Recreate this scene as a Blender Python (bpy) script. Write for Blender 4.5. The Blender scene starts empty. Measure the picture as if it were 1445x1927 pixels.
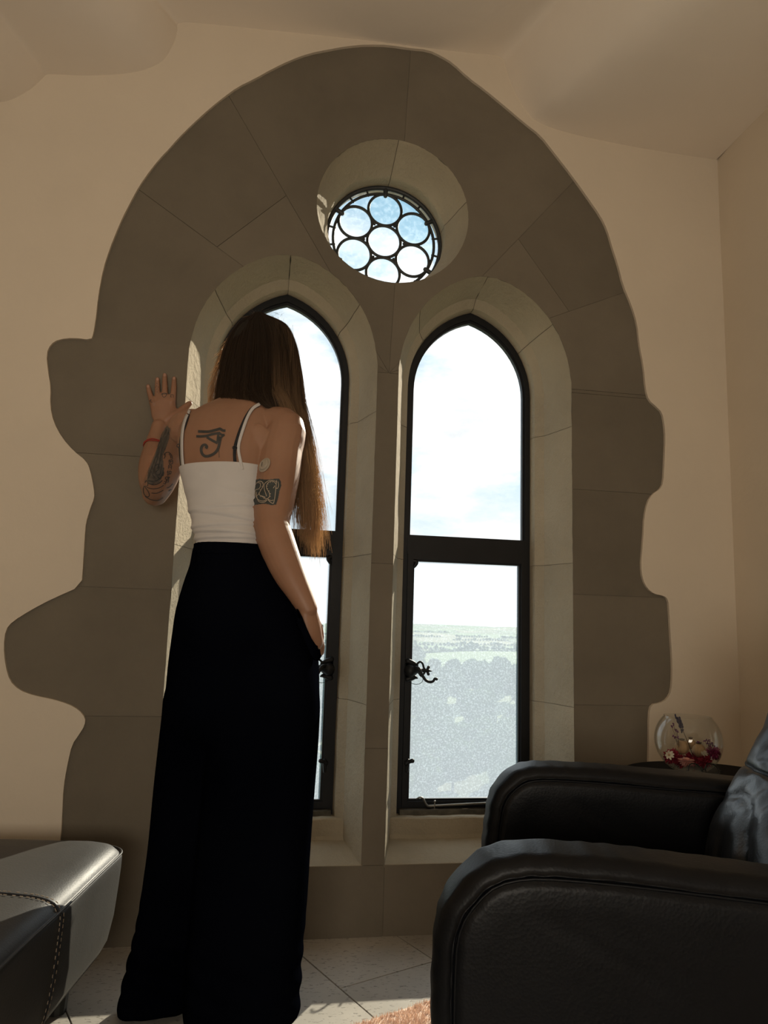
import bpy, bmesh, math, random
import numpy as np
from mathutils import Vector, Matrix, noise
from mathutils.bvhtree import BVHTree
from mathutils.geometry import delaunay_2d_cdt
random.seed(7); rng = np.random.default_rng(7)
S = bpy.context.scene
COL = S.collection
R = math.radians

# ------------------------------------------------------------------ camera
FPX, YAW, PITCH, ROLL = 1367.5, 9.3, 8.5, 1.78
CAM = Vector((0.0, -2.0923, 0.85))
IW, IH = 1445, 1927
_cy, _sy, _cp, _sp = math.cos(R(YAW)), math.sin(R(YAW)), math.cos(R(PITCH)), math.sin(R(PITCH))
CF = Vector((_sy*_cp, _cy*_cp, _sp)); _r = Vector((_cy, -_sy, 0)); _u = _r.cross(CF)
CR = _r*math.cos(R(ROLL)) + _u*math.sin(R(ROLL)); CU = -_r*math.sin(R(ROLL)) + _u*math.cos(R(ROLL))
cd = bpy.data.cameras.new('camera'); cam = bpy.data.objects.new('camera', cd); COL.objects.link(cam)
cd.sensor_fit = 'VERTICAL'; cd.sensor_height = 36.0; cd.lens = 36.0*FPX/IH; cd.clip_start = .02; cd.clip_end = 20000
cam.matrix_world = Matrix(((CR.x, CU.x, -CF.x, CAM.x), (CR.y, CU.y, -CF.y, CAM.y), (CR.z, CU.z, -CF.z, CAM.z), (0, 0, 0, 1)))
S.camera = cam
S.view_settings.view_transform = 'Standard'; S.view_settings.look = 'None'
S.view_settings.gamma = 1; S.view_settings.use_curve_mapping = False
S.view_settings.exposure = 0.0

def ray(x, y): return CR*((x-IW/2)/FPX) - CU*((y-IH/2)/FPX) + CF
def W(x, y, Y):
    d = ray(x, y); return CAM + d*((Y-CAM.y)/d.y)
def WZ(x, y, Z):
    d = ray(x, y); return CAM + d*((Z-CAM.z)/d.z)

# ------------------------------------------------------------------ node helpers
def new_mat(name):
    m = bpy.data.materials.new(name); m.use_nodes = True
    nt = m.node_tree; nt.nodes.clear(); return m, nt
def N(nt, t, **kw):
    n = nt.nodes.new(t)
    for k, v in kw.items():
        if k in n.inputs: n.inputs[k].default_value = v
        else: setattr(n, k, v)
    return n
def L(nt, a, b): nt.links.new(a, b)
def ramp(nt, fac, stops):
    r = nt.nodes.new('ShaderNodeValToRGB')
    while len(r.color_ramp.elements) < len(stops): r.color_ramp.elements.new(.5)
    for e, (p, c) in zip(r.color_ramp.elements, stops):
        e.position = p; e.color = (*c, 1) if len(c) == 3 else c
    L(nt, fac, r.inputs['Fac']); return r

# ------------------------------------------------------------------ sky, sun, room light
SUN_DIR = Vector((-.65, -1.0, -.60)).normalized()
w = bpy.data.worlds.new('sky'); S.world = w; w.use_nodes = True
nt = w.node_tree; nt.nodes.clear()
tc = N(nt, 'ShaderNodeTexCoord')
mp = N(nt, 'ShaderNodeMapping'); mp.inputs['Scale'].default_value = (1.0, 1.0, 2.6); L(nt, tc.outputs['Generated'], mp.inputs['Vector'])
n1 = N(nt, 'ShaderNodeTexNoise', Scale=2.3, Detail=9.0, Roughness=.58); L(nt, mp.outputs[0], n1.inputs['Vector'])
n2 = N(nt, 'ShaderNodeTexNoise', Scale=7.0, Detail=8.0, Roughness=.6); L(nt, mp.outputs[0], n2.inputs['Vector'])
cl = ramp(nt, n1.outputs['Fac'], [(.475, (0, 0, 0)), (.565, (1, 1, 1))])
shade = ramp(nt, n2.outputs['Fac'], [(.36, (.80, .82, .85)), (.58, (1.22, 1.23, 1.24))])
sep = N(nt, 'ShaderNodeSeparateXYZ'); L(nt, tc.outputs['Generated'], sep.inputs[0])
blue = ramp(nt, sep.outputs['Z'], [(0.0, (.85, .9, .93)), (.12, (.62, .80, .92)), (.45, (.36, .58, .74)), (1.0, (.18, .36, .6))])
hz = ramp(nt, sep.outputs['Z'], [(0.0, (1, 1, 1)), (.06, (.7, .7, .7)), (.20, (0, 0, 0))])
mxc = N(nt, 'ShaderNodeMixRGB'); L(nt, cl.outputs[0], mxc.inputs['Fac']); L(nt, blue.outputs[0], mxc.inputs[1]); L(nt, shade.outputs[0], mxc.inputs[2])
# bright aureole of thin cloud around the sun
dot = N(nt, 'ShaderNodeVectorMath', operation='DOT_PRODUCT'); L(nt, tc.outputs['Generated'], dot.inputs[0]); dot.inputs[1].default_value = tuple(-SUN_DIR)
aur = ramp(nt, dot.outputs['Value'], [(.80, (0, 0, 0)), (.93, (.4, .4, .4)), (1.0, (1, 1, 1))])
hmx = N(nt, 'ShaderNodeMixRGB'); L(nt, hz.outputs[0], hmx.inputs['Fac']); L(nt, mxc.outputs[0], hmx.inputs[1]); hmx.inputs[2].default_value = (1.0, 1.02, 1.03, 1)
ad = N(nt, 'ShaderNodeMixRGB', blend_type='ADD'); ad.inputs['Fac'].default_value = 1.0
sc = N(nt, 'ShaderNodeMixRGB', blend_type='MULTIPLY'); sc.inputs['Fac'].default_value = 1.0; L(nt, aur.outputs[0], sc.inputs[1]); sc.inputs[2].default_value = (.40, .39, .36, 1)
L(nt, hmx.outputs[0], ad.inputs[1]); L(nt, sc.outputs[0], ad.inputs[2])
bg = N(nt, 'ShaderNodeBackground', Strength=1.0); L(nt, ad.outputs[0], bg.inputs['Color'])
wo = N(nt, 'ShaderNodeOutputWorld'); L(nt, bg.outputs[0], wo.inputs['Surface'])

sd = bpy.data.lights.new('sun', 'SUN'); sd.energy = 9.0; sd.angle = R(.55); sd.color = (1.0, .87, .68)
so = bpy.data.objects.new('sun', sd); COL.objects.link(so); so.rotation_euler = SUN_DIR.to_track_quat('-Z', 'Y').to_euler()

RX0, RX1, RY0 = -1.75, 1.458, -3.75        # room extents (left wall, right wall, back wall)
def area(name, loc, target, sx, sy, power, color):
    d = bpy.data.lights.new(name, 'AREA'); d.shape = 'RECTANGLE'; d.size = sx; d.size_y = sy; d.energy = power; d.color = color
    o = bpy.data.objects.new(name, d); COL.objects.link(o); o.location = loc
    o.rotation_euler = (Vector(target)-Vector(loc)).to_track_quat('-Z', 'Y').to_euler(); return o
# added fill lamp for the room, behind the camera; its source is assumed
area('room_fill', (-.35, RY0+.03, 1.20), (-.15, 0, 3.1), 1.0, 1.2, 47, (1.0, .90, .76))

# ------------------------------------------------------------------ object helpers
def tag(o, label=None, cat=None, group=None, kind=None):
    if label: o['label'] = label
    if cat: o['category'] = cat
    if group: o['group'] = group
    if kind: o['kind'] = kind
    return o
def link(name, me, mat=None, parent=None, smooth=False):
    o = bpy.data.objects.new(name, me); COL.objects.link(o)
    if mat and not me.materials: me.materials.append(mat)
    if smooth:
        me.polygons.foreach_set('use_smooth', [True]*len(me.polygons))
    if parent:
        o.parent = parent
        o.matrix_parent_inverse = Matrix.Translation(-parent.location) if not parent.parent else Matrix.Identity(4)
        if parent.parent: o.matrix_parent_inverse = Matrix.Identity(4)
    return o
def mesh(name, v, f, mat=None, parent=None, smooth=False):
    me = bpy.data.meshes.new(name); me.from_pydata([tuple(p) for p in v], [], [tuple(q) for q in f]); me.update()
    return link(name, me, mat, parent, smooth)
def bmobj(name, bm, mat=None, parent=None, smooth=False, normals=True):
    if normals: bmesh.ops.recalc_face_normals(bm, faces=bm.faces)
    me = bpy.data.meshes.new(name); bm.to_mesh(me); bm.free(); return link(name, me, mat, parent, smooth)
def empty(name, loc=(0, 0, 0)):
    o = bpy.data.objects.new(name, None); COL.objects.link(o); o.location = loc; o.empty_display_size = .05; return o
def catmull(P, n):
    P = [np.array(p, float) for p in P]; out = []
    Q = [2*P[0]-P[1]] + P + [2*P[-1]-P[-2]]
    for i in range(1, len(Q)-2):
        for k in range(n):
            t = k/n; a, b, c, d = Q[i-1], Q[i], Q[i+1], Q[i+2]
            out.append(.5*((2*b)+(-a+c)*t+(2*a-5*b+4*c-d)*t*t+(-a+3*b-3*c+d)*t**3))
    out.append(P[-1]); return out
def tube(bm, pts, rad, n=12, sub=4, flat=1.0, ref=None, caps=True):
    """round tube through pts; rad scalar or list; flat scales the second axis"""
    m = len(pts)
    if np.isscalar(rad): rad = [rad]*m
    A = catmull([(*p, r) for p, r in zip(pts, rad)], sub) if sub > 1 and m > 1 else [np.array((*p, r)) for p, r in zip(pts, rad)]
    C = [Vector(a[:3]) for a in A]; rr = [max(a[3], 1e-5) for a in A]
    rings = []; up = Vector(ref) if ref is not None else None; prev = None
    K = len(C)
    seq = [(i, 0, 1) for i in range(K)]
    if caps:
        seq = [(0, -s, math.sqrt(max(0, 1-s*s))) for s in (.94, .72, .4)] + seq + [(K-1, s, math.sqrt(max(0, 1-s*s))) for s in (.4, .72, .94)]
    for (i, sh, sc_) in seq:
        t = (C[min(i+1, K-1)]-C[max(i-1, 0)]).normalized()
        if up is not None: a = (up - t*up.dot(t)).normalized()
        else:
            if prev is None: prev = t.orthogonal().normalized()
            a = (prev - t*prev.dot(t)).normalized(); prev = a
        b = t.cross(a)
        c = C[i] + t*sh*rr[i]
        rings.append([bm.verts.new(c + a*math.cos(q)*rr[i]*sc_*flat + b*math.sin(q)*rr[i]*sc_) for q in [2*math.pi*k/n for k in range(n)]])
    for i in range(len(rings)-1):
        for k in range(n):
            bm.faces.new((rings[i][k], rings[i][(k+1) % n], rings[i+1][(k+1) % n], rings[i+1][k]))
    bm.faces.new(rings[0][::-1]); bm.faces.new(rings[-1])
def ring_loft(bm, rings, cap=True, close=True):
    V = [[bm.verts.new(p) for p in r] for r in rings]; n = len(V[0])
    for i in range(len(V)-1):
        for k in range(n if close else n-1):
            bm.faces.new((V[i][k], V[i][(k+1) % n], V[i+1][(k+1) % n], V[i+1][k]))
    if cap: bm.faces.new(V[0][::-1]); bm.faces.new(V[-1])
    return V
def ell(bm, c, r, rot=None, seg=16, ringn=10):
    q = bmesh.ops.create_uvsphere(bm, u_segments=seg, v_segments=ringn, radius=1.0)
    M = Matrix.Translation(c) @ (rot.to_4x4() if rot else Matrix.Identity(4)) @ Matrix.Diagonal((*r, 1)) if not np.isscalar(r) else Matrix.Translation(c) @ Matrix.Diagonal((r, r, r, 1))
    bmesh.ops.transform(bm, matrix=M, verts=q['verts'])
def box(bm, a, b):
    q = bmesh.ops.create_cube(bm, size=1.0)
    a, b = Vector(a), Vector(b)
    bmesh.ops.transform(bm, matrix=Matrix.Translation((a+b)/2) @ Matrix.Diagonal((*(b-a), 1)), verts=q['verts'])
    return q['verts']
def remesh(bm, voxel, smooth=4, fac=.5):
    bmesh.ops.recalc_face_normals(bm, faces=bm.faces)
    me = bpy.data.meshes.new('tmp'); bm.to_mesh(me); bm.free()
    o = bpy.data.objects.new('tmp', me); COL.objects.link(o)
    md = o.modifiers.new('r', 'REMESH'); md.mode = 'VOXEL'; md.voxel_size = voxel
    if smooth:
        s = o.modifiers.new('s', 'SMOOTH'); s.factor = fac; s.iterations = smooth
    dg = bpy.context.evaluated_depsgraph_get(); ev = o.evaluated_get(dg)
    out = bpy.data.meshes.new_from_object(ev)
    bpy.data.objects.remove(o); bpy.data.meshes.remove(me); return out

# ------------------------------------------------------------------ materials
def principled(nt, **kw):
    p = N(nt, 'ShaderNodeBsdfPrincipled')
    for k, v in kw.items():
        p.inputs[k.replace('_', ' ')].default_value = (*v, 1) if isinstance(v, tuple) and len(v) == 3 and 'Radius' not in k else v
    o = N(nt, 'ShaderNodeOutputMaterial'); L(nt, p.outputs[0], o.inputs['Surface']); return p
def simple(name, col, rough=.5, metal=0.0, var=.12, scale=20, bump=0.0, bscale=80, spec=.5, bdist=.002):
    m, nt = new_mat(name); p = principled(nt, Roughness=rough, Metallic=metal)
    p.inputs['Specular IOR Level'].default_value = spec
    t = N(nt, 'ShaderNodeTexCoord'); n = N(nt, 'ShaderNodeTexNoise', Scale=scale, Detail=5.0); L(nt, t.outputs['Object'], n.inputs['Vector'])
    r = ramp(nt, n.outputs['Fac'], [(.3, tuple(c*(1-var) for c in col)), (.7, tuple(min(1, c*(1+var)) for c in col))])
    L(nt, r.outputs[0], p.inputs['Base Color'])
    if bump:
        n2 = N(nt, 'ShaderNodeTexNoise', Scale=bscale, Detail=6.0); L(nt, t.outputs['Object'], n2.inputs['Vector'])
        b = N(nt, 'ShaderNodeBump', Strength=bump, Distance=bdist); L(nt, n2.outputs['Fac'], b.inputs['Height']); L(nt, b.outputs[0], p.inputs['Normal'])
    return m
M_plaster = simple('cream_plaster', (.73, .635, .51), .85, var=.035, scale=2.5, bump=.25, bscale=14, bdist=.01)
M_ceiling = simple('ceiling_plaster', (.88, .79, .68), .85, var=.03, scale=2.0, bump=.25, bscale=8, bdist=.012)  # made paler than the walls in place of missing bounce light
def stone_mat(name, col, bump, bs):
    m, nt = new_mat(name); p = principled(nt, Roughness=.92); p.inputs['Specular IOR Level'].default_value = .25
    t = N(nt, 'ShaderNodeTexCoord'); oi = N(nt, 'ShaderNodeObjectInfo')
    n = N(nt, 'ShaderNodeTexNoise', Scale=3.0, Detail=7.0, Roughness=.6); L(nt, t.outputs['Object'], n.inputs['Vector'])
    r = ramp(nt, n.outputs['Fac'], [(.25, tuple(c*.84 for c in col)), (.5, col), (.75, tuple(c*1.13 for c in col))])
    hv = N(nt, 'ShaderNodeHueSaturation'); mr = N(nt, 'ShaderNodeMapRange'); mr.inputs['To Min'].default_value = .92; mr.inputs['To Max'].default_value = 1.08
    L(nt, oi.outputs['Random'], mr.inputs['Value']); L(nt, mr.outputs[0], hv.inputs['Value']); L(nt, r.outputs[0], hv.inputs['Color']); L(nt, hv.outputs[0], p.inputs['Base Color'])
    a = N(nt, 'ShaderNodeTexNoise', Scale=bs, Detail=8.0, Roughness=.65); L(nt, t.outputs['Object'], a.inputs['Vector'])
    v = N(nt, 'ShaderNodeTexNoise', Scale=9.0, Detail=4.0); L(nt, t.outputs['Object'], v.inputs['Vector'])
    mx = N(nt, 'ShaderNodeMath', operation='MULTIPLY_ADD'); L(nt, v.outputs['Fac'], mx.inputs[0]); mx.inputs[1].default_value = 1.2; L(nt, a.outputs['Fac'], mx.inputs[2])
    b = N(nt, 'ShaderNodeBump', Strength=bump, Distance=.006); L(nt, mx.outputs[0], b.inputs['Height']); L(nt, b.outputs[0], p.inputs['Normal'])
    return m
M_stone = stone_mat('painted_stone', (.182, .156, .118), .32, 45)
M_reveal = stone_mat('hewn_stone_lit', (.43, .37, .27), .95, 60)  # same stone, colour lightened to carry window light on the reveals
M_mortar = simple('mortar', (.16, .136, .102), .95)
M_extstone = stone_mat('outer_stone', (.5, .45, .36), .5, 40)
def tile_mat():
    m, nt = new_mat('travertine'); p = principled(nt, Roughness=.45)
    t = N(nt, 'ShaderNodeTexCoord'); oi = N(nt, 'ShaderNodeObjectInfo')
    n = N(nt, 'ShaderNodeTexNoise', Scale=5.0, Detail=8.0); L(nt, t.outputs['Object'], n.inputs['Vector'])
    r = ramp(nt, n.outputs['Fac'], [(.3, (.37, .345, .30)), (.7, (.51, .475, .42))])
    mp = N(nt, 'ShaderNodeMapping'); mp.inputs['Rotation'].default_value = (0, 0, R(25)); mp.inputs['Scale'].default_value = (60, 130, 1); L(nt, t.outputs['Object'], mp.inputs['Vector'])
    pit = N(nt, 'ShaderNodeTexNoise', Scale=1.0, Detail=3.0, Roughness=.6); L(nt, mp.outputs[0], pit.inputs['Vector'])
    pr = ramp(nt, pit.outputs['Fac'], [(.35, (.22, .2, .18)), (.42, (1, 1, 1))])
    mx = N(nt, 'ShaderNodeMixRGB', blend_type='MULTIPLY'); mx.inputs['Fac'].default_value = .6; L(nt, r.outputs[0], mx.inputs[1]); L(nt, pr.outputs[0], mx.inputs[2])
    hv = N(nt, 'ShaderNodeHueSaturation'); mr = N(nt, 'ShaderNodeMapRange'); mr.inputs['To Min'].default_value = .93; mr.inputs['To Max'].default_value = 1.07
    L(nt, oi.outputs['Random'], mr.inputs['Value']); L(nt, mr.outputs[0], hv.inputs['Value']); L(nt, mx.outputs[0], hv.inputs['Color']); L(nt, hv.outputs[0], p.inputs['Base Color'])
    b = N(nt, 'ShaderNodeBump', Strength=.4, Distance=.001); L(nt, pr.outputs[0], b.inputs['Height']); L(nt, b.outputs[0], p.inputs['Normal'])
    return m
M_tile = tile_mat()
M_grout = simple('grout', (.10, .085, .07), .95)
M_iron = simple('black_iron', (.012, .013, .015), .45, spec=.28, bump=.15, bscale=60, bdist=.001)
M_lead = simple('lead_came', (.03, .033, .035), .5, bump=.2, bscale=90, bdist=.001)
M_steel = simple('worn_steel', (.30, .29, .26), .35, metal=.9, var=.25)
M_sillframe = simple('weathered_frame', (.09, .08, .06), .7, var=.5, scale=30)
def schlick(nt, f0=.04):
    lw = N(nt, 'ShaderNodeLayerWeight', Blend=.5); pw = N(nt, 'ShaderNodeMath', operation='POWER'); L(nt, lw.outputs['Facing'], pw.inputs[0]); pw.inputs[1].default_value = 5.0
    ma = N(nt, 'ShaderNodeMath', operation='MULTIPLY_ADD'); L(nt, pw.outputs[0], ma.inputs[0]); ma.inputs[1].default_value = .7; ma.inputs[2].default_value = f0; return ma.outputs[0]
def glass_mat(name, tint, base, amount, scale, gloss=.05, streak=True):
    m, nt = new_mat(name)
    t = N(nt, 'ShaderNodeTexCoord')
    tr = N(nt, 'ShaderNodeBsdfTransparent'); tr.inputs['Color'].default_value = (*tint, 1)
    gl = N(nt, 'ShaderNodeBsdfGlossy', Roughness=.02)
    m1 = N(nt, 'ShaderNodeMixShader'); L(nt, schlick(nt), m1.inputs['Fac']); L(nt, tr.outputs[0], m1.inputs[1]); L(nt, gl.outputs[0], m1.inputs[2])
    tl = N(nt, 'ShaderNodeBsdfTranslucent'); tl.inputs['Color'].default_value = (.62, .76, .95, 1)
    a = N(nt, 'ShaderNodeTexNoise', Scale=scale, Detail=3.0, Roughness=.7); L(nt, t.outputs['Object'], a.inputs['Vector'])
    c = N(nt, 'ShaderNodeTexNoise', Scale=6.0, Detail=4.0); L(nt, t.outputs['Object'], c.inputs['Vector'])
    r1 = ramp(nt, a.outputs['Fac'], [(.48, (0, 0, 0)), (.66, (1, 1, 1))])
    r2 = ramp(nt, c.outputs['Fac'], [(.3, (.6, .6, .6)), (.7, (1, 1, 1))])
    q = N(nt, 'ShaderNodeMath', operation='MULTIPLY'); L(nt, r1.outputs[0], q.inputs[0]); L(nt, r2.outputs[0], q.inputs[1])
    k = N(nt, 'ShaderNodeMath', operation='MULTIPLY_ADD'); L(nt, q.outputs[0], k.inputs[0]); k.inputs[1].default_value = amount; k.inputs[2].default_value = base
    m2 = N(nt, 'ShaderNodeMixShader'); L(nt, k.outputs[0], m2.inputs['Fac']); L(nt, m1.outputs[0], m2.inputs[1]); L(nt, tl.outputs[0], m2.inputs[2])
    o = N(nt, 'ShaderNodeOutputMaterial'); L(nt, m2.outputs[0], o.inputs['Surface']); return m
M_glass_up = glass_mat('window_glass', (.96, .98, .98), .03, .05, 90)
M_glass_low = glass_mat('dusty_hazy_window_glass', (.90, .95, .97), .30, .16, 190)  # dust speckles, plus an even veil standing in for distance haze
M_roundel = [glass_mat('roundel_glass_pale', (.97, 1.0, 1.0), .06, .2, 60), glass_mat('roundel_glass_blue', (.72, .90, .95), .05, .16, 60), glass_mat('roundel_glass_sky', (.85, .95, 1.0), .05, .18, 60)]
def leather_mat(name, col, rough, spec=.5):
    m, nt = new_mat(name); p = principled(nt, Roughness=rough); p.inputs['Specular IOR Level'].default_value = spec
    t = N(nt, 'ShaderNodeTexCoord'); n = N(nt, 'ShaderNodeTexNoise', Scale=6.0, Detail=6.0); L(nt, t.outputs['Object'], n.inputs['Vector'])
    r = ramp(nt, n.outputs['Fac'], [(.3, tuple(c*.8 for c in col)), (.7, tuple(c*1.3 for c in col))]); L(nt, r.outputs[0], p.inputs['Base Color'])
    rr = N(nt, 'ShaderNodeMapRange'); rr.inputs['To Min'].default_value = rough-.08; rr.inputs['To Max'].default_value = rough+.12; L(nt, n.outputs['Fac'], rr.inputs['Value']); L(nt, rr.outputs[0], p.inputs['Roughness'])
    v = N(nt, 'ShaderNodeTexVoronoi', Scale=260.0); L(nt, t.outputs['Object'], v.inputs['Vector'])
    wv = N(nt, 'ShaderNodeTexNoise', Scale=22.0, Detail=5.0, Distortion=1.2); L(nt, t.outputs['Object'], wv.inputs['Vector'])
    q = N(nt, 'ShaderNodeMath', operation='MULTIPLY_ADD'); L(nt, wv.outputs['Fac'], q.inputs[0]); q.inputs[1].default_value = 1.6; L(nt, v.outputs['Distance'], q.inputs[2])
    b = N(nt, 'ShaderNodeBump', Strength=.18, Distance=.001); L(nt, q.outputs[0], b.inputs['Height']); L(nt, b.outputs[0], p.inputs['Normal'])
    return m
M_leather = leather_mat('black_leather', (.0024, .0031, .0046), .44, .22)
M_cushion = leather_mat('highlight_black_leather', (.006, .007, .009), .36, 1.0)  # lit copy of the chair leather, lighter and glossier for the backrest highlights
M_leather2 = leather_mat('worn_black_leather', (.014, .014, .015), .50)
for n_ in M_leather2.node_tree.nodes:      # dusty, scuffed surface
    if n_.type == 'BSDF_PRINCIPLED': n_.inputs['Sheen Weight'].default_value = .06; n_.inputs['Sheen Roughness'].default_value = .55; n_.inputs['Sheen Tint'].default_value = (.9, .85, .75, 1)
M_thread = simple('thread', (.30, .24, .18), .8)
M_blackwood = simple('black_lacquer', (.006, .0055, .0055), .7, spec=.06)
M_rubber = simple('black_feet', (.01, .01, .01), .6)
def skin_mat():
    m, nt = new_mat('skin'); p = principled(nt, Roughness=.48)
    p.inputs['Subsurface Weight'].default_value = .18; p.inputs['Subsurface Radius'].default_value = (.012, .005, .003); p.inputs['Subsurface Scale'].default_value = 1.0
    p.inputs['Specular IOR Level'].default_value = .4
    t = N(nt, 'ShaderNodeTexCoord'); n = N(nt, 'ShaderNodeTexNoise', Scale=9.0, Detail=6.0); L(nt, t.outputs['Object'], n.inputs['Vector'])
    r = ramp(nt, n.outputs['Fac'], [(.3, (.275, .142, .085)), (.7, (.335, .182, .113))]); L(nt, r.outputs[0], p.inputs['Base Color'])
    n2 = N(nt, 'ShaderNodeTexNoise', Scale=420.0, Detail=3.0); L(nt, t.outputs['Object'], n2.inputs['Vector'])
    b = N(nt, 'ShaderNodeBump', Strength=.12, Distance=.0006); L(nt, n2.outputs['Fac'], b.inputs['Height']); L(nt, b.outputs[0], p.inputs['Normal'])
    return m
M_skin = skin_mat()
M_ink = simple('faded_ink', (.045, .045, .043), .55, var=.3, scale=60)
M_ink2 = simple('grey_ink', (.10, .082, .07), .55, var=.4, scale=70)
M_ink3 = simple('green_black_ink', (.035, .042, .04), .55, var=.3, scale=60)
M_lightskin = simple('bare_skin_lines', (.46, .37, .27), .5)
M_nail = simple('fingernail', (.42, .24, .175), .35)
M_red = simple('red_thread', (.33, .035, .02), .7)
M_sensor = simple('sensor_plastic', (.33, .28, .22), .5)
M_white = simple('white_cotton', (.57, .545, .53), .85, var=.03, bump=.12, bscale=300, bdist=.0006)
M_blackstrap = simple('black_elastic', (.008, .009, .013), .7)
def trouser_mat():
    m, nt = new_mat('black_cloth'); p = principled(nt, Roughness=.75); p.inputs['Specular IOR Level'].default_value = .0
    p.inputs['Sheen Weight'].default_value = .0; p.inputs['Sheen Roughness'].default_value = .4
    t = N(nt, 'ShaderNodeTexCoord'); n = N(nt, 'ShaderNodeTexNoise', Scale=4.0, Detail=5.0); L(nt, t.outputs['Object'], n.inputs['Vector'])
    r = ramp(nt, n.outputs['Fac'], [(.3, (.0012, .0015, .003)), (.7, (.0028, .0034, .006))]); L(nt, r.outputs[0], p.inputs['Base Color'])
    mp = N(nt, 'ShaderNodeMapping'); mp.inputs['Scale'].default_value = (60, 60, 6); L(nt, t.outputs['Object'], mp.inputs['Vector'])
    n2 = N(nt, 'ShaderNodeTexNoise', Scale=1.0, Detail=4.0); L(nt, mp.outputs[0], n2.inputs['Vector'])
    b = N(nt, 'ShaderNodeBump', Strength=.25, Distance=.002); L(nt, n2.outputs['Fac'], b.inputs['Height']); L(nt, b.outputs[0], p.inputs['Normal']); return m
M_trouser = trouser_mat()
def hair_mat(name, col, tcol):
    m, nt = new_mat(name); p = N(nt, 'ShaderNodeBsdfPrincipled'); p.inputs['Roughness'].default_value = .38; p.inputs['Specular IOR Level'].default_value = .45
    at = N(nt, 'ShaderNodeAttribute'); at.attribute_name = 'tone'
    r = ramp(nt, at.outputs['Fac'], [(0.0, col[0]), (.5, col[1]), (1.0, col[2])]); L(nt, r.outputs[0], p.inputs['Base Color'])
    tl = N(nt, 'ShaderNodeBsdfTranslucent'); r2 = ramp(nt, at.outputs['Fac'], [(0.0, tcol[0]), (1.0, tcol[1])]); L(nt, r2.outputs[0], tl.inputs['Color'])
    mx = N(nt, 'ShaderNodeMixShader'); mx.inputs['Fac'].default_value = .48; L(nt, p.outputs[0], mx.inputs[1]); L(nt, tl.outputs[0], mx.inputs[2])
    o = N(nt, 'ShaderNodeOutputMaterial'); L(nt, mx.outputs[0], o.inputs['Surface']); return m
M_hair = hair_mat('brown_hair', [(.018, .0135, .011), (.062, .042, .029), (.50, .34, .20)], [(.20, .12, .07), (.95, .70, .44)])

# ================================================================== STRUCTURE
def sub_poly(P, n=2):
    for _ in range(n):
        Q = []
        for i in range(len(P)-1):
            a, b = np.array(P[i]), np.array(P[i+1]); Q += [tuple(.75*a+.25*b), tuple(.25*a+.75*b)]
        P = [P[0]] + Q + [P[-1]]
    return P
OUT = [(117,1563),(119,1530),(121,1480),(128,1440),(137,1400),(150,1382),(161,1364),(162,1350),(150,1335),(130,1324),(100,1315),(65,1308),(38,1298),(20,1280),(12,1250),(9,1215),(13,1185),(25,1170),(60,1148),(100,1127),(155,1103),(158,1060),(161,1010),(163,985),(172,955),(179,938),(178,920),(171,885),(163,868),(140,850),(118,825),(102,795),(96,765),(97,730),(92,700),(89,668),(97,650),(112,641),(140,638),(173,642),(177,630),(182,600),(186,560),(195,510),(208,470),(220,440),(232,412),(246,385),(262,355),(285,322),(305,298),(318,285),(335,265),(360,240),(395,208),(420,188),(447,168),(480,152),(510,135),(545,118),(580,105),(620,97),(655,91),(690,88),(730,89),(770,95),(805,98),(830,110),(850,122),(880,150),(910,172),(950,205),(985,235),(1015,258),(1040,290),(1075,335),(1100,370),(1128,410),(1140,435),(1150,470),(1160,500),(1170,540),(1185,575),(1196,610),(1200,650),(1208,690),(1212,735),(1218,755),(1232,767),(1243,778),(1247,800),(1249,825),(1247,870),(1245,910),(1238,922),(1225,930),(1215,945),(1209,975),(1208,1000),(1205,1040),(1203,1065),(1206,1090),(1215,1108),(1228,1118),(1245,1121),(1254,1128),(1256,1150),(1258,1190),(1261,1230),(1262,1270),(1260,1300),(1252,1315),(1240,1322),(1222,1325),(1218,1345),(1218,1400),(1217,1440)]
o2 = [(p.x, p.z) for p in (W(x, y, 0) for x, y in OUT)]
o2 = [(o2[0][0]-.012, -.01)] + sub_poly(o2, 1) + [(o2[-1][0], -.01)]
XL, XR, XO = .031, .653, .3445        # centres of the two lancets and of the oculus
ZS, ZSILL = 1.615, .184
def lancet(xc, b, apex, zs=ZS, n=14, zb=ZSILL, rnd=0.0):
    """open-bottom list from lower left, over the pointed arch, to lower right (x,z)"""
    rise = apex-zs; Rr = (b*b+rise*rise)/(2*b); cx = Rr-b
    th = math.asin(min(1, rise/Rr))
    left = [(xc+cx-Rr*math.cos(th*k/n), zs+Rr*math.sin(th*k/n)) for k in range(n+1)]
    right = [(2*xc-x, z) for x, z in left[::-1]][1:]
    arch = left+right
    if rnd:
        A = np.array(arch)
        for _ in range(int(rnd)):
            B = A.copy(); B[1:-1] = .25*A[:-2]+.5*A[1:-1]+.25*A[2:]; A = B
        arch = [tuple(p) for p in A]
    k = 10
    lo = [(arch[0][0], zb+(zs-zb)*i/k) for i in range(k)]
    return lo + arch + [(arch[-1][0], z) for _, z in lo[::-1]]
def circ(xc, zc, r, n=64): return [(xc+r*math.cos(2*math.pi*i/n), zc+r*math.sin(2*math.pi*i/n)) for i in range(n)]
ZO, RO = W(740, 395, 0).z, .2425
APEX0 = 1.952
lanc0 = {xc: lancet(xc, .2785, APEX0, rnd=5) for xc in (XL, XR)}
HOLES = [lanc0[XL], lanc0[XR], circ(XO, ZO, RO)]
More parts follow.
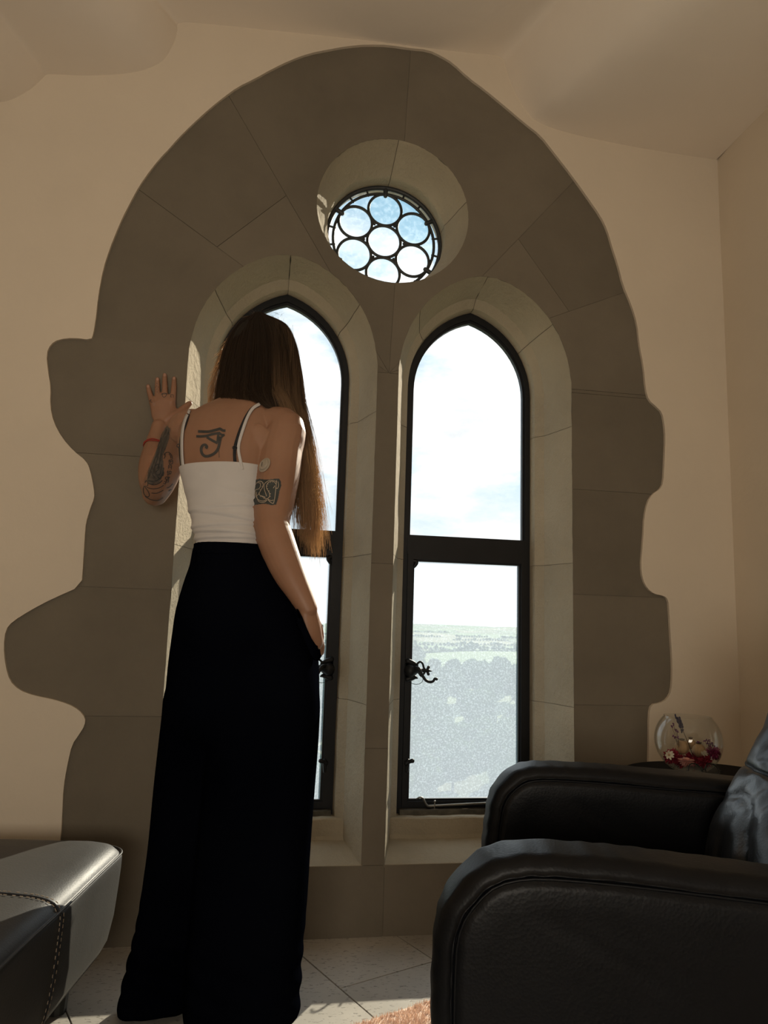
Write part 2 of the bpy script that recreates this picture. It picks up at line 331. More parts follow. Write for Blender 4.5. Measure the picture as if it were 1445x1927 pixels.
def cdt(outer, holes):
    V = []; E = []
    for loop in [outer]+holes:
        s = len(V); V += [Vector(p) for p in loop]; m = len(loop)
        E += [(s+i, s+(i+1) % m) for i in range(m)]
    vs, es, fs, _, _, _ = delaunay_2d_cdt(V, E, [], 0, 1e-6)
    def inside(p, poly):
        c = False; n = len(poly); j = n-1
        for i in range(n):
            xi, yi = poly[i]; xj, yj = poly[j]
            if (yi > p[1]) != (yj > p[1]) and p[0] < (xj-xi)*(p[1]-yi)/(yj-yi)+xi: c = not c
            j = i
        return c
    keep = []
    for f in fs:
        c = sum((vs[i] for i in f), Vector((0, 0)))/len(f)
        if inside(c, outer) and not any(inside(c, h) for h in holes): keep.append(f)
    return vs, keep
def plate(vs, fs, y):
    bm = bmesh.new(); B = [bm.verts.new((v.x, y, v.y)) for v in vs]
    for f in fs:
        try: bm.faces.new([B[i] for i in f])
        except ValueError: pass
    for v in [v for v in bm.verts if not v.link_faces]: bm.verts.remove(v)
    return bm
def thicken(bm, y1, bevel=0.0):
    """front sheet gets side walls back to y1; front rim pulled back for a soft arris"""
    bnd = [e for e in bm.edges if len(e.link_faces) == 1]
    q = bmesh.ops.extrude_edge_only(bm, edges=bnd)
    nv = [v for v in q['geom'] if isinstance(v, bmesh.types.BMVert)]
    for v in nv: v.co.y = y1

wall_front = empty('wall_front'); tag(wall_front, kind='structure')
# plaster: the wall rectangle with the ragged stone outline cut out
rect = [(RX0, -.01), (o2[0][0], -.01)] + o2[1:-1] + [(o2[-1][0], -.01), (RX1+.02, -.01), (RX1+.02, 2.95), (RX0, 2.95)]
vs, fs = cdt(rect, [])
bm = plate(vs, fs, -.010); thicken(bm, .02); bmobj('plaster', bm, M_plaster, wall_front)
# backing of mortar behind the stones
vs, fs = cdt(o2[::1], HOLES)
bm = plate(vs, fs, .0020); bmobj('mortar_joint', bm, M_mortar, wall_front)
# stones of the surround: convex cells (half planes) cut out of the outline sheet
def px2(x, y): p = W(x, y, 0); return (p.x, p.z)
base_vs, base_fs = vs, fs
def make_stone(planes):
    bm = plate(base_vs, base_fs, 0.0)
    for (px, pz, nx, nz) in planes:          # keep the side the normal points away from
        g = bm.verts[:]+bm.edges[:]+bm.faces[:]
        bmesh.ops.bisect_plane(bm, geom=g, plane_co=(px-nx*.0006, 0, pz-nz*.0006), plane_no=(nx, 0, nz), clear_outer=True, dist=1e-6)
    if not bm.faces: bm.free(); return
    dy = random.uniform(-.0008, .0005)
    for v in bm.verts: v.co.y = dy
    bmesh.ops.dissolve_limit(bm, angle_limit=.01, verts=bm.verts, edges=bm.edges)
    bmesh.ops.triangulate(bm, faces=[f for f in bm.faces if len(f.verts) > 4])
    thicken(bm, .012)
    bmobj('stone', bm, M_stone, wall_front)
def hline(y, x): return px2(x, y)[1]
zl = [-.2] + [hline(1348, 240), hline(1107, 240), hline(858, 240), hline(641, 240)]
zr = [-.2] + [hline(1327, 1150), hline(1121, 1150), hline(925, 1150), hline(745, 1150)]
xl_edge, xr_edge = XL-.2785, XR+.2785
def slab(x0, x1, z0, z1): return [(x0, 0, -1, 0), (x1, 0, 1, 0), (0, z0, 0, -1), (0, z1, 0, 1)]
for a, b in zip(zl[:-1], zl[1:]): make_stone(slab(-3, xl_edge+.0012, a, b))
for a, b in zip(zr[:-1], zr[1:]): make_stone(slab(xr_edge-.0012, 3, a, b))
zm = [ZSILL, hline(1408, 700), hline(1060, 710), zl[-1]-.03]
for a, b in zip(zm[:-1], zm[1:]): make_stone(slab(XL+.27, XR-.27, a, b))
xb = [xl_edge, XL+.12, XO+.03, XR+.05, xr_edge]
for a, b in zip(xb[:-1], xb[1:]): make_stone(slab(a, b, -.2, ZSILL))
zc0 = zm[-1]
angs = [0, 24, 50, 88.0, 122, 147, 180]
for a, b in zip(angs[:-1], angs[1:]):
    pl = [(XO, zc0, math.sin(R(a)), -math.cos(R(a))), (XO, zc0, -math.sin(R(b)), math.cos(R(b)))]
    # split long wedges once across the ring
    rr_ = .62 if a in (24, 122) else None
    if rr_:
        mid = R((a+b)/2); c = (XO+rr_*math.cos(mid), zc0+rr_*math.sin(mid))
        make_stone(pl+[(c[0], c[1], math.cos(mid), math.sin(mid))]); make_stone(pl+[(c[0], c[1], -math.cos(mid), -math.sin(mid))])
    else: make_stone(pl)
# the bits of jamb between jamb courses and wedge line
if abs(zl[-1]-zc0) > .002: make_stone(slab(-3, xl_edge+.0012, zl[-1], zl[-1]+.0)) if False else None
for (x0, x1, z0) in ((-3, xl_edge, zl[-1]), (xr_edge, 3, zr[-1])):
    if z0 < zc0-.004: make_stone(slab(x0, x1, z0, zc0))

# --- reveals: lofted rings from the wall face to the iron frame, split into stones
YF = .205
def bx(px, Y): return W(px, 1030, Y).x-XR
LV = [(0.0, .2785, APEX0, 5), (.135, bx(1024, .135), None, 3), (.160, bx(1006, .160), None, 1), (.200, .2135, None, 0)]
ap = [APEX0, W(548, 521, .135).z, W(545, 543, .16).z, W(540, 556, .20).z]
LV = [(y, b, ap[i], r) for i, (y, b, _, r) in enumerate(LV)]
def reveal(xc, name):
    C = [[(x, y, z) for x, z in lancet(xc, b, a, rnd=r)] for (y, b, a, r) in LV]
    # dense between level 0 and 1 for a hewn look
    rows = []
    for i in range(len(C)-1):
        k = 5 if i == 0 else 2
        for j in range(k): rows.append([tuple(np.array(p)*(1-j/k)+np.array(q)*(j/k)) for p, q in zip(C[i], C[i+1])])
    rows.append(C[-1]); n = len(C[0])
    # outer skin behind as mortar
    root = empty(name, (xc, 0, ZSILL)); tag(root, kind='structure')
    back = [[(p[0]+math.copysign(.009, p[0]-xc)*min(1, abs(p[0]-xc)/.05), p[1]+.001, p[2]+(.008 if p[2] > ZS else 0)) for p in r] for r in rows]
    bm = bmesh.new(); ring_loft(bm, back, cap=False, close=False); bmobj('mortar_joint', bm, M_mortar, root, normals=False)
    cuts = [0, 3, 6, 9, 16, 24, 32, 39, 42, 45, n-1]
    for a, b in zip(cuts[:-1], cuts[1:]):
        bm = bmesh.new(); G = []
        for ri, r in enumerate(rows):
            pts = []
            for s in np.linspace(a, b, (b-a)*3+1):
                i0 = min(int(s), n-2); t = s-i0; p = np.array(r[i0])*(1-t)+np.array(r[i0+1])*t
                if s == a and a > 0: p = p+.0012*np.sign(np.array(r[i0+1])-np.array(r[i0]))*[1, 0, 1]*(np.abs(np.array(r[i0+1])-np.array(r[i0])) > 1e-4)
                q = Vector(p)
                if 0 < ri < 5:
                    k = noise.noise(q*38)*.0022+noise.noise(q*11)*.003
                    q.x += k*(1 if q.x < xc else -1)*.8
                elif ri == 0:
                    k = noise.noise(q*26)*.0018; q.x += k; q.z += k*.6
                pts.append(q)
            G.append(pts)
        ring_loft(bm, G, cap=False, close=False); o = bmobj('stone', bm, M_reveal, root, smooth=True, normals=False); o.data.set_sharp_from_angle(angle=R(12.5))
    return root
trim1 = reveal(XL, 'trim_1'); trim2 = reveal(XR, 'trim_2')
# sills (stepped stone): profile swept across each opening
zA = W(830, 1577, .13).z; zB = W(830, 1538, .13).z; zC = W(830, 1531, .2).z
for xc, par in ((XL, trim1), (XR, trim2)):
    prof = [(.006, ZSILL-.03), (.0005, ZSILL+.001), (.05, ZSILL+(zA-ZSILL)*.42), (.126, zA), (.132, zA+.01), (.133, zB-.004), (.137, zB), (.25, zC), (.25, ZSILL-.03)]
    bm = bmesh.new(); ringsx = []
    for k in range(25):
        t = -1+2*k/24; pts = []
        for (y, z) in prof:
            b = np.interp(y, [l[0] for l in LV], [l[1] for l in LV])+.004
            q = Vector((xc+t*b, y, z)); 
            if .02 < y < .2 and z > ZSILL: q.z += noise.noise(q*24)*.003; q.y += noise.noise(q*19)*.003
            pts.append(q)
        ringsx.append(pts)
    ring_loft(bm, ringsx); bmobj('sill_stone', bm, M_reveal if par else M_reveal, par)
# oculus reveal
root = empty('trim_3', (XO, 0, ZO)); tag(root, kind='structure')
ROC = [(0, RO, XO, ZO), (.02, RO-.006, XO, ZO), (.115, RO-.036, XO, ZO-.003), (.13, RO-.044, XO, ZO-.004), (.19, .200, XO, ZO-.005)]
secs = [(14, 88), (88, 196), (196, 284), (284, 374)]
for a, b in secs:
    bm = bmesh.new(); G = []
    lev = []
    for i in range(len(ROC)-1):
        k = 4
        for j in range(k): lev.append(tuple(np.array(ROC[i])*(1-j/k)+np.array(ROC[i+1])*(j/k)))
    lev.append(ROC[-1])
    for li, (y, r, xc, zc) in enumerate(lev):
        pts = []
        for t in np.linspace(a+.25, b-.25, 34):
            q = Vector((xc+r*math.cos(R(t)), y, zc+r*math.sin(R(t))))
            k = (noise.noise(q*34)*.0022+noise.noise(q*12)*.003)*(1 if 0 < li < len(lev)-2 else .3)
            q.x += k*math.cos(R(t)); q.z += k*math.sin(R(t)); pts.append(q)
        G.append(pts)
    ring_loft(bm, G, cap=False, close=False); bmobj('stone', bm, M_reveal, root, smooth=True, normals=False)
bm = bmesh.new(); ring_loft(bm, [[(xc+(r+.004)*math.cos(t), y+.001, zc+(r+.004)*math.sin(t)) for t in np.linspace(0, 2*math.pi, 64)[:-1]] for (y, r, xc, zc) in ROC], cap=False)
bmobj('mortar_joint', bm, M_mortar, root, normals=False)
# outer half of the wall: splayed outer reveals and the outside face
root = empty('wall_outside', (0, .45, 0)); tag(root, kind='structure')
YO = .275
outs = []
for xc in (XL, XR):
    A = lancet(xc, .2135, ap[3], zb=.22); B = lancet(xc, .250, ap[3]+.05, zb=.20)
    bm = bmesh.new(); ring_loft(bm, [[(x, .20, z) for x, z in A], [(x, .25, z) for x, z in A], [(x, YO, z) for x, z in B]], cap=False); bmobj('outer_reveal', bm, M_extstone, root)
    outs.append(B)
A = circ(XO, ZO-.005, .2); B = circ(XO, ZO-.005, .235)
bm = bmesh.new(); ring_loft(bm, [[(x, .185, z) for x, z in A], [(x, .23, z) for x, z in A], [(x, YO, z) for x, z in B]], cap=False); bmobj('outer_reveal', bm, M_extstone, root)
outs.append(B)
vs, fs = cdt([(RX0-.2, -.3), (RX1+.3, -.3), (RX1+.3, 3.2), (RX0-.2, 3.2)], outs)
bm = plate(vs, fs, YO); bmobj('outer_face', bm, M_extstone, root)

# --- ceiling: plastered beams running into the room, swept from the profile on the window wall
CP = [(-330,60),(-300,110),(-230,160),(-150,180),(-60,196),(0,197),(30,190),(62,172),(84,152),(93,145),(115,145),(160,147),(205,146),(250,142),(288,132),(314,116),(330,90),(338,64),(346,48),(420,53),(500,61),(600,71),(690,81),(730,86),(800,95),(880,104),(938,111),(950,140),(966,178),(985,210),(1006,232),(1060,252),(1150,272),(1250,290),(1337,303)]
cp = [(p.x, p.z) for p in (W(x, y, 0) for x, y in CP)]
cp = [(RX0, cp[0][1]+.05)] + cp + [(RX1, cp[-1][1])]
cp = [tuple(v) for v in catmull(cp, 4)]
zt = np.interp(0, [0], [0])
dirx = {}
pA, pB = W(938, 111, 0), None
zz = pA.z; pe = WZ(1040, 0, zz); slopeR = (pe.x-pA.x)/(pe.y-pA.y)
zz = W(346, 48, 0).z; pA2 = W(346, 48, 0); pe2 = WZ(305, 0, zz); slopeL = (pe2.x-pA2.x)/(pe2.y-pA2.y)
def cslope(x): return float(np.interp(x, [-.8, pA2.x, .3, pA.x, pA.x+.12, RX1], [slopeL*.3, slopeL, 0, slopeR, slopeR*1.15, 0]))
bm = bmesh.new(); G = []
for y in [.03]+list(np.linspace(-.0, RY0-.05, 24)):
    G.append([Vector((x+cslope(x)*min(0, max(y, -1.6)), y, z+.03*max(0, min(1, (-y)/1.5))*(1 if z > 2.6 else 0))) for x, z in cp])
ring_loft(bm, G, cap=False, close=False); o = bmobj('ceiling', bm, M_ceiling, smooth=True, normals=False); tag(o, kind='structure')
bm = bmesh.new(); box(bm, (RX0-.2, RY0-.2, 2.86), (RX1+.2, .34, 2.95)); o = bmobj('trim_4', bm, M_ceiling); tag(o, kind='structure')
# --- other walls and floor
def wallbox(name, a, b):
    bm = bmesh.new(); box(bm, a, b); o = bmobj(name, bm, M_plaster); tag(o, kind='structure'); return o
wallbox('wall_left', (RX0-.12, RY0, -.05), (RX0, 0, 2.95))
bm = bmesh.new()
G = []
for z in np.linspace(-.05, 2.95, 22):
    G.append([Vector((RX1+.004*noise.noise(Vector((y*2, z*2, 5)))+.01*max(0, 1+y*8 if y > -.12 else 0), y, z)) for y in np.linspace(.02, RY0, 40)])
ring_loft(bm, G, cap=False, close=False); o = bmobj('wall_right', bm, M_plaster, smooth=True, normals=False); tag(o, kind='structure')
bm = bmesh.new(); box(bm, (RX1+.03, RY0, -.05), (RX1+.12, .3, 2.95)); o = bmobj('trim_5', bm, M_plaster); tag(o, kind='structure')
wallbox('wall_back', (RX0-.1, RY0-.12, -.05), (RX1+.1, RY0, 2.95))
# invented frame on the unseen back wall, set around the added fill lamp
b4 = empty('window_4', (-.35, RY0, .6)); tag(b4, kind='structure')
bm = bmesh.new()
for a, b in (((-.92, RY0, .52), (-.85, RY0+.05, 1.88)), ((.15, RY0, .52), (.22, RY0+.05, 1.88)), ((-.85, RY0, .50), (.15, RY0+.05, .58)), ((-.85, RY0, 1.82), (.15, RY0+.05, 1.9))): box(bm, a, b)
bmobj('window_frame', bm, M_iron, b4)

floor = empty('floor'); tag(floor, kind='structure')
bm = bmesh.new(); box(bm, (RX0, RY0, -.06), (RX1+.02, .01, -.004)); bmobj('screed', bm, M_grout, floor)
dB = Vector((.912, .41)).normalized(); dA = Vector((dB.y, -dB.x)); J0 = Vector((.23, -.267))
TW, TL, GAP = .279, .47, .0036
def clip_rect(P, x0, x1, y0, y1):
    for (ax, lim, sg) in ((0, x0, 1), (0, x1, -1), (1, y0, 1), (1, y1, -1)):
        Q = []
        for i in range(len(P)):
            a, b = P[i-1], P[i]; da, db = sg*(a[ax]-lim), sg*(b[ax]-lim)
            if (da >= 0) != (db >= 0):
                t = da/(da-db); Q.append(a+(b-a)*t)
            if db >= 0: Q.append(b)
        P = Q
        if len(P) < 3: return None
    return P
for i in range(-9, 9):
    for j in range(-10, 11):
        s0 = J0 + dB*(TW*i) + dA*(TL*(j-1+(.5*((i) % 2)))) 
        q = [s0+dB*GAP/2+dA*GAP/2, s0+dB*(TW-GAP/2)+dA*GAP/2, s0+dB*(TW-GAP/2)+dA*(TL-GAP/2), s0+dB*GAP/2+dA*(TL-GAP/2)]
        q = clip_rect(q, RX0, RX1+.01, RY0, .005)
        if not q: continue
        bm = bmesh.new(); top = [bm.verts.new((p.x, p.y, 0)) for p in q]; lo = [bm.verts.new((p.x, p.y, -.012)) for p in q]
        f = bm.faces.new(top); n = len(q)
        for k in range(n): bm.faces.new((top[k], lo[k], lo[(k+1) % n], top[(k+1) % n]))
        z_off = random.uniform(-.0004, .0003)
        for v in bm.verts: v.co.z += z_off
        bmobj('tile', bm, M_tile, floor)

# ------------------------------------------------------------------ iron windows
zT0, zT1 = W(870, 1054, .2).z, W(870, 1015, .2).z
def inset_l(xc, b, a, zb, zs=ZS): return lancet(xc, b, a, zs=zs, zb=zb)
def bar_ring(bm, P, Q, y0, y1):
    """closed band between two same-length open paths joined below, from y0 to y1"""
    ring_loft(bm, [[(x, y0, z) for x, z in P], [(x, y1, z) for x, z in P], [(x, y1, z) for x, z in Q], [(x, y0, z) for x, z in Q], [(x, y0, z) for x, z in P]], cap=False)
def lwindow(idx, xc, side):
    root = empty('window_%d' % idx, (xc, .2, zC)); tag(root, kind='structure')
    A = inset_l(xc, .2135, ap[3], zC); B = inset_l(xc, .1965, ap[3]-.024, zC+.028)
    bm = bmesh.new(); bar_ring(bm, A, B, .192, .225)
    B2 = inset_l(xc, .190, ap[3]-.034, zC+.036); bar_ring(bm, B, B2, .200, .218)
    bmobj('frame', bm, M_iron, root)
    bm = bmesh.new(); box(bm, (xc-.2, .190, zT0+.010), (xc+.2, .226, zT1)); box(bm, (xc-.2, .186, zT0+.012), (xc+.2, .19, zT0+.02)); box(bm, (xc-.2, .195, zT1), (xc+.2, .215, zT1+.006))
    bmobj('transom', bm, M_iron, root)
    # upper fixed pane
    P = inset_l(xc, .1975, ap[3]-.022, zT1-.005)
    bm = bmesh.new(); f1 = [bm.verts.new((x, .206, z)) for x, z in P]; f2 = [bm.verts.new((x, .210, z)) for x, z in P]
    bm.faces.new(f1); n = len(f1)
    o = bmobj('pane', bm, M_glass_up, root)
    # lower opening casement
    cs = empty('casement', (0, 0, 0)); 
    z0, z1 = zC+.024, zT0+.012; xw = .198; t = .017
    bm = bmesh.new()
    for a, b in (((xc-xw, .182, z0+t), (xc-xw+t, .212, z1-t)), ((xc+xw-t, .182, z0+t), (xc+xw, .212, z1-t)), ((xc-xw, .182, z0), (xc+xw, .212, z0+t)), ((xc-xw, .182, z1-t), (xc+xw, .212, z1))): box(bm, a, b)
    # glazing bead and the little shaped corner at the handle side
    e = .006; y0, y1 = .19, .206
    for a, b in (((xc-xw+t, y0, z0+t), (xc-xw+t+e, y1, z1-t)), ((xc+xw-t-e, y0, z0+t), (xc+xw-t, y1, z1-t)), ((xc-xw+t+e, y0, z0+t), (xc+xw-t-e, y1, z0+t+e)), ((xc-xw+t+e, y0, z1-t-e), (xc+xw-t-e, y1, z1-t))): box(bm, a, b)
    bpy.data.objects.remove(cs)
    cs = bmobj('casement', bm, M_iron, root)
    xs = xc+side*(xw-t)      # handle edge of the glass
    bm = bmesh.new(); tube(bm, [(xs, .19, z1-t-.004), (xs-side*.012, .187, z1-t-.010), (xs-side*.006, .187, z1-t-.022), (xs+side*.002, .19, z1-t-.03)], [.008, .0065, .0055, .004], n=8); c = bmobj('corner_bracket', bm, M_iron, cs, smooth=True); c.matrix_parent_inverse = Matrix.Identity(4)
    bm = bmesh.new(); pv = [bm.verts.new(p) for p in ((xc-xw+.01, .199, z0+.01), (xc+xw-.01, .199, z0+.01), (xc+xw-.01, .199, z1-.01), (xc-xw+.01, .199, z1-.01))]; bm.faces.new(pv)
    bmobj('pane', bm, M_glass_low, root)
    # sill bar below the casement, weathered
    bm = bmesh.new(); box(bm, (xc-.207, .165, zC+.004), (xc+.207, .19, zC+.02)); bmobj('sill_bar', bm, M_sillframe, root)
    # handle with pierced backplate
    hz_ = W(770, 1262, .18).z
    hb = bmesh.new(); yb = .176
    def T(pts, r, n=10, flat=1.0): tube(hb, [(xs-side*p[0], yb+(p[2] if len(p) > 2 else 0), hz_+p[1]) for p in pts], r, n=n, sub=3)
    for k in range(2):
        box(hb, (min(xs+side*.016, xs-side*.006), yb, hz_-.024), (max(xs+side*.016, xs-side*.006), yb+.008, hz_+.024))
    T([(-.01, .03), (.004, .024), (.014, .020), (.02, .022)], [.008, .008, .006, .003]); T([(-.01, -.026), (.004, -.022), (.014, -.020), (.02, -.022)], [.008, .008, .006, .003])
    T([(.0, 0), (.018, .003), (.028, .001)], [.022, .013, .009])
    T([(.022, .008), (.020, .021), (.029, .028), (.037, .022), (.041, .010), (.046, .004)], .0034)
    T([(.024, -.004), (.034, -.016), (.040, -.010), (.046, -.001)], .0034)
    T([(.03, .002), (.055, .001)], [.006, .0055]); T([(.05, .002), (.066, .0)], [.006, .0015])
    T([(.052, .004), (.056, .012)], [.004, .005]); T([(.052, -.002), (.056, -.009)], [.004, .005])
    h = bmobj('handle_plate', hb, M_iron, cs, smooth=True); h.matrix_parent_inverse = Matrix.Identity(4)
    hb = bmesh.new()
    T([(.004, .008, -.004), (.014, .010, -.016), (.022, .006, -.024), (.030, -.010, -.026), (.042, -.026, -.027), (.056, -.031, -.027), (.066, -.028, -.027), (.070, -.021, -.027), (.076, -.022, -.027)], [.007, .006, .005, .0045, .0045, .0045, .004, .004, .0046])
    h = bmobj('lever_handle', hb, M_iron, cs, smooth=True); h.matrix_parent_inverse = Matrix.Identity(4)
    hb = bmesh.new()
    T([(-.012, -.026, -.001), (.0, -.036, -.004), (.018, -.041, -.006), (.034, -.034, -.008), (.037, -.022, -.012)], .0009, n=6)
    h = bmobj('wire_loop', hb, M_iron, cs); h.matrix_parent_inverse = Matrix.Identity(4)
    # small stop lower down the stile
    sz = W(765, 1432, .18).z; hb = bmesh.new(); tube(hb, [(xs+side*.006, .178, sz-.006), (xs-side*.002, .174, sz-.001), (xs-side*.010, .170, sz+.002)], [.008, .006, .007], n=8); tube(hb, [(xs+side*.004, .18, sz-.03), (xs+side*.002, .178, sz)], [.005, .007], n=8)
    h = bmobj('catch', hb, M_iron, cs, smooth=True); h.matrix_parent_inverse = Matrix.Identity(4)
    # stay bar along the foot of the casement
    zs_ = z0+.004; hb = bmesh.new(); x0 = xc+side*(xw-.075); dirn = -side
    tube(hb, [(x0-dirn*.030, .176, zs_+.022), (x0-dirn*.020, .172, zs_+.027), (x0-dirn*.010, .172, zs_+.022), (x0-dirn*.002, .174, zs_+.008), (x0+dirn*.008, .176, zs_), (x0+dirn*.03, .177, zs_+.001)], [.0022, .0028, .003, .003, .0035, .003], n=8)
    tube(hb, [(x0+dirn*.005, .177, zs_), (x0+dirn*.21, .177, zs_+.008)], .0038, n=8, sub=1)
    tube(hb, [(x0+dirn*.026, .174, zs_-.006), (x0+dirn*.026, .174, zs_+.012)], .002, n=8, sub=1); ell(hb, Vector((x0+dirn*.026, .174, zs_+.014)), .0035, seg=8, ringn=6)
    for q in (.028, .125): box(hb, (min(x0+dirn*q-.012, x0+dirn*q+.012), .172, zs_-.012), (max(x0+dirn*q-.012, x0+dirn*q+.012), .184, zs_-.007))
    h = bmobj('stay_bar', hb, M_steel, cs, smooth=True); h.matrix_parent_inverse = Matrix.Identity(4)
lwindow(1, XL, 1); lwindow(2, XR, -1)
# parts of parts: parent chains keep world coordinates (roots are translated, meshes are in world space)

# oculus window: lead cames and coloured panes
root = empty('window_3', (XO, .19, ZO)); tag(root, kind='structure')
zo, yo, Rg = ZO-.005, .188, .196
bm = bmesh.new()
def came(bm, pts, r, closed=False):
    if closed: pts = pts+[pts[0], pts[1]]
    tube(bm, pts, r, n=8, sub=1, caps=not closed)
def cpts(cx, cz, r, n=40, a0=0, a1=360): return [(cx+r*math.cos(R(a0+(a1-a0)*k/n)), yo, cz+r*math.sin(R(a0+(a1-a0)*k/n))) for k in range(n+(0 if a1-a0 == 360 else 1))]
came(bm, cpts(XO, zo, Rg, 72), .0085, True); came(bm, cpts(XO, zo, Rg*.885, 72), .005, True)
rr_ = Rg*.292; dd = Rg*.589
cent = [(XO, zo)] + [(XO+dd*math.cos(R(90+60*k)), zo+dd*math.sin(R(90+60*k))) for k in range(6)]
for cx, cz in cent: came(bm, cpts(cx, cz, rr_, 36), .005, True)
for k in range(6):
    a = R(60+60*k); came(bm, [(XO+(Rg*.35)*math.cos(a), yo, zo+Rg*.35*math.sin(a)), (XO+Rg*.50*math.cos(a), yo, zo+Rg*.50*math.sin(a))], .0045)
    a = R(90+60*k); came(bm, [(XO+(Rg*.86)*math.cos(a), yo, zo+Rg*.86*math.sin(a)), (XO+Rg*.98*math.cos(a), yo, zo+Rg*.98*math.sin(a))], .008)
for k in range(18):
    if k % 3 == 0: continue
    a = R(90+20*k); came(bm, [(XO+(Rg*.87)*math.cos(a), yo, zo+Rg*.87*math.sin(a)), (XO+Rg*.98*math.cos(a), yo, zo+Rg*.98*math.sin(a))], .0035)
bmobj('lead_came', bm, M_lead, root, smooth=True)
def pane(P, m, y=None):
    y = y or yo
    bm = bmesh.new(); a = [bm.verts.new((x, y, z)) for x, z in P]; b = [bm.verts.new((x, y+.003, z)) for x, z in P]
    bm.faces.new(a[::-1])
    bmobj('pane', bm if not [bm.verts.remove(v) for v in b if not v.link_faces] or True else bm, m, root)
for i, (cx, cz) in enumerate(cent):
    pane(circ(cx, cz, rr_, 32), M_roundel[[0, 1, 0, 2, 2, 0, 1][i]])
for k in range(6):          # spandrel panes between the roundels and the border
    a = 60+60*k
    P = [(XO+Rg*.885*math.cos(R(t)), zo+Rg*.885*math.sin(R(t))) for t in np.linspace(a-26, a+26, 12)]
    c1, c2 = cent[1+((k-0) % 6)], cent[1+((k-1) % 6)]
    def arc(c, t0, t1): return [(c[0]+rr_*math.cos(R(t)), c[1]+rr_*math.sin(R(t))) for t in np.linspace(t0, t1, 9)]
    P += arc(c1, a+22, a-90)+arc(c2, a+90, a-22)
    pane(P, M_roundel[[1, 2, 0, 0, 0, 2][k]])
    b_ = a        # small triangles round the middle roundel
    P = [(XO+Rg*q*math.cos(R(b_+t)), zo+Rg*q*math.sin(R(b_+t))) for q, t in ((.29, -16), (.29, 0), (.29, 16), (.44, 3), (.44, -3))]
    pane(P, M_roundel[0])
for k in range(18):
    a = 90+20*k
    P = [(XO+Rg*.885*math.cos(R(t)), zo+Rg*.885*math.sin(R(t))) for t in np.linspace(a, a+20, 6)]+[(XO+Rg*math.cos(R(t)), zo+Rg*math.sin(R(t))) for t in np.linspace(a+20, a, 6)]
    pane(P, M_roundel[0])

# ================================================================== PERSON
person = empty('person', (-.02, -.33, 0))
tag(person, 'woman seen from behind at the left window, long brown hair, white top, wide black trousers', 'person')
def PR(px, py, Y):
    # the body is turned: the right shoulder stands further back from the window than the left
    t = min(1.0, max(0.0, (px-330)/245.0)); return W(px, py, Y-.12-.17*t)
def ease(rows, n):
    """smooth rows of numbers over the first column"""
    return catmull(rows, n)
def pxx(p):
    v = p-CAM; return IW/2+FPX*v.dot(CR)/v.dot(CF)
def section(l, r, py, Y, hd, n=36, ex=2.3, push=0.0):
    l0, r0 = l, r
    for _ in range(4):          # fit so that the seen outline, not the axis ends, spans l..r
        out = section_raw(l, r, py, Y, hd, n, ex, push); xs = [pxx(p) for p in out]
        l += l0-min(xs); r += r0-max(xs)
    return out
def section_raw(l, r, py, Y, hd, n, ex, push):
    a, b = PR(l, py, Y), PR(r, py, Y); c = (a+b)/2; hd = hd+push; out = []
    ax = Vector((b.x-a.x, b.y-a.y, 0)); hw = ax.length/2+push; ax.normalize(); ay = Vector((-ax.y, ax.x, 0)); hd *= .92
    for k in range(n):
        t = 2*math.pi*k/n; ct, st = math.cos(t), math.sin(t)
        out.append(c + ax*hw*math.copysign(abs(ct)**(2/ex), ct) + ay*hd*math.copysign(abs(st)**(2/ex), st))
    return out
# rows: py, left px, right px, depth of the section centre, half depth
TORSO = [(1275,375,530,-.305,.075),(1215,368,535,-.305,.082),(1160,366,530,-.303,.084),(1100,370,512,-.296,.070),(1040,372,506,-.298,.068),(985,362,508,-.283,.076),(925,348,512,-.258,.084),(885,338,516,-.24,.090),(845,334,520,-.222,.094),(812,336,522,-.206,.088),(788,348,520,-.192,.074),(770,372,515,-.178,.060),(757,402,502,-.145,.050),(745,428,500,-.105,.043),(728,444,502,-.05,.040),(705,452,508,-.0,.042)]
bm = bmesh.new()
ring_loft(bm, [section(r[1], r[2], r[0], r[3], r[4]) for r in ease(TORSO, 3)])
def pc(*a): return tuple(PR(*a))
# right arm: hangs with the elbow back and the hand in the trouser pocket
tube(bm, [pc(505,800,-.185), pc(537,806,-.19), pc(529,850,-.215), pc(523,895,-.245), pc(516,945,-.275), pc(512,985,-.30), pc(521,1022,-.315), pc(541,1072,-.322), pc(563,1115,-.325), pc(579,1146,-.325)], [.042,.045,.048,.0475,.0435,.0375,.0385,.034,.0255,.0200], n=20, sub=4)
ell(bm, Vector(pc(511,992,-.322)), (.016, .018, .027))
# hand going into the pocket
tube(bm, [pc(579,1146,-.325), pc(583,1166,-.325), pc(587,1190,-.325), pc(592,1206,-.32)], [.0195,.023,.024,.021], n=16, sub=3, flat=.62, ref=(.55, -.75, .1))
for i, (dx, ln) in enumerate(((-10,30),(-3,36),(4,36),(10,30))):
    tube(bm, [pc(590+dx*.9,1198,-.325+.003*i), pc(594+dx,1198+ln*.55,-.315+.004*i), pc(596+dx*.9,1198+ln,-.302+.004*i)], [.0085,.0078,.0062], n=10, sub=3)
tube(bm, [pc(588,1160,-.308), pc(599,1180,-.295), pc(604,1202,-.29)], [.0098,.0093,.0072], n=10, sub=3)
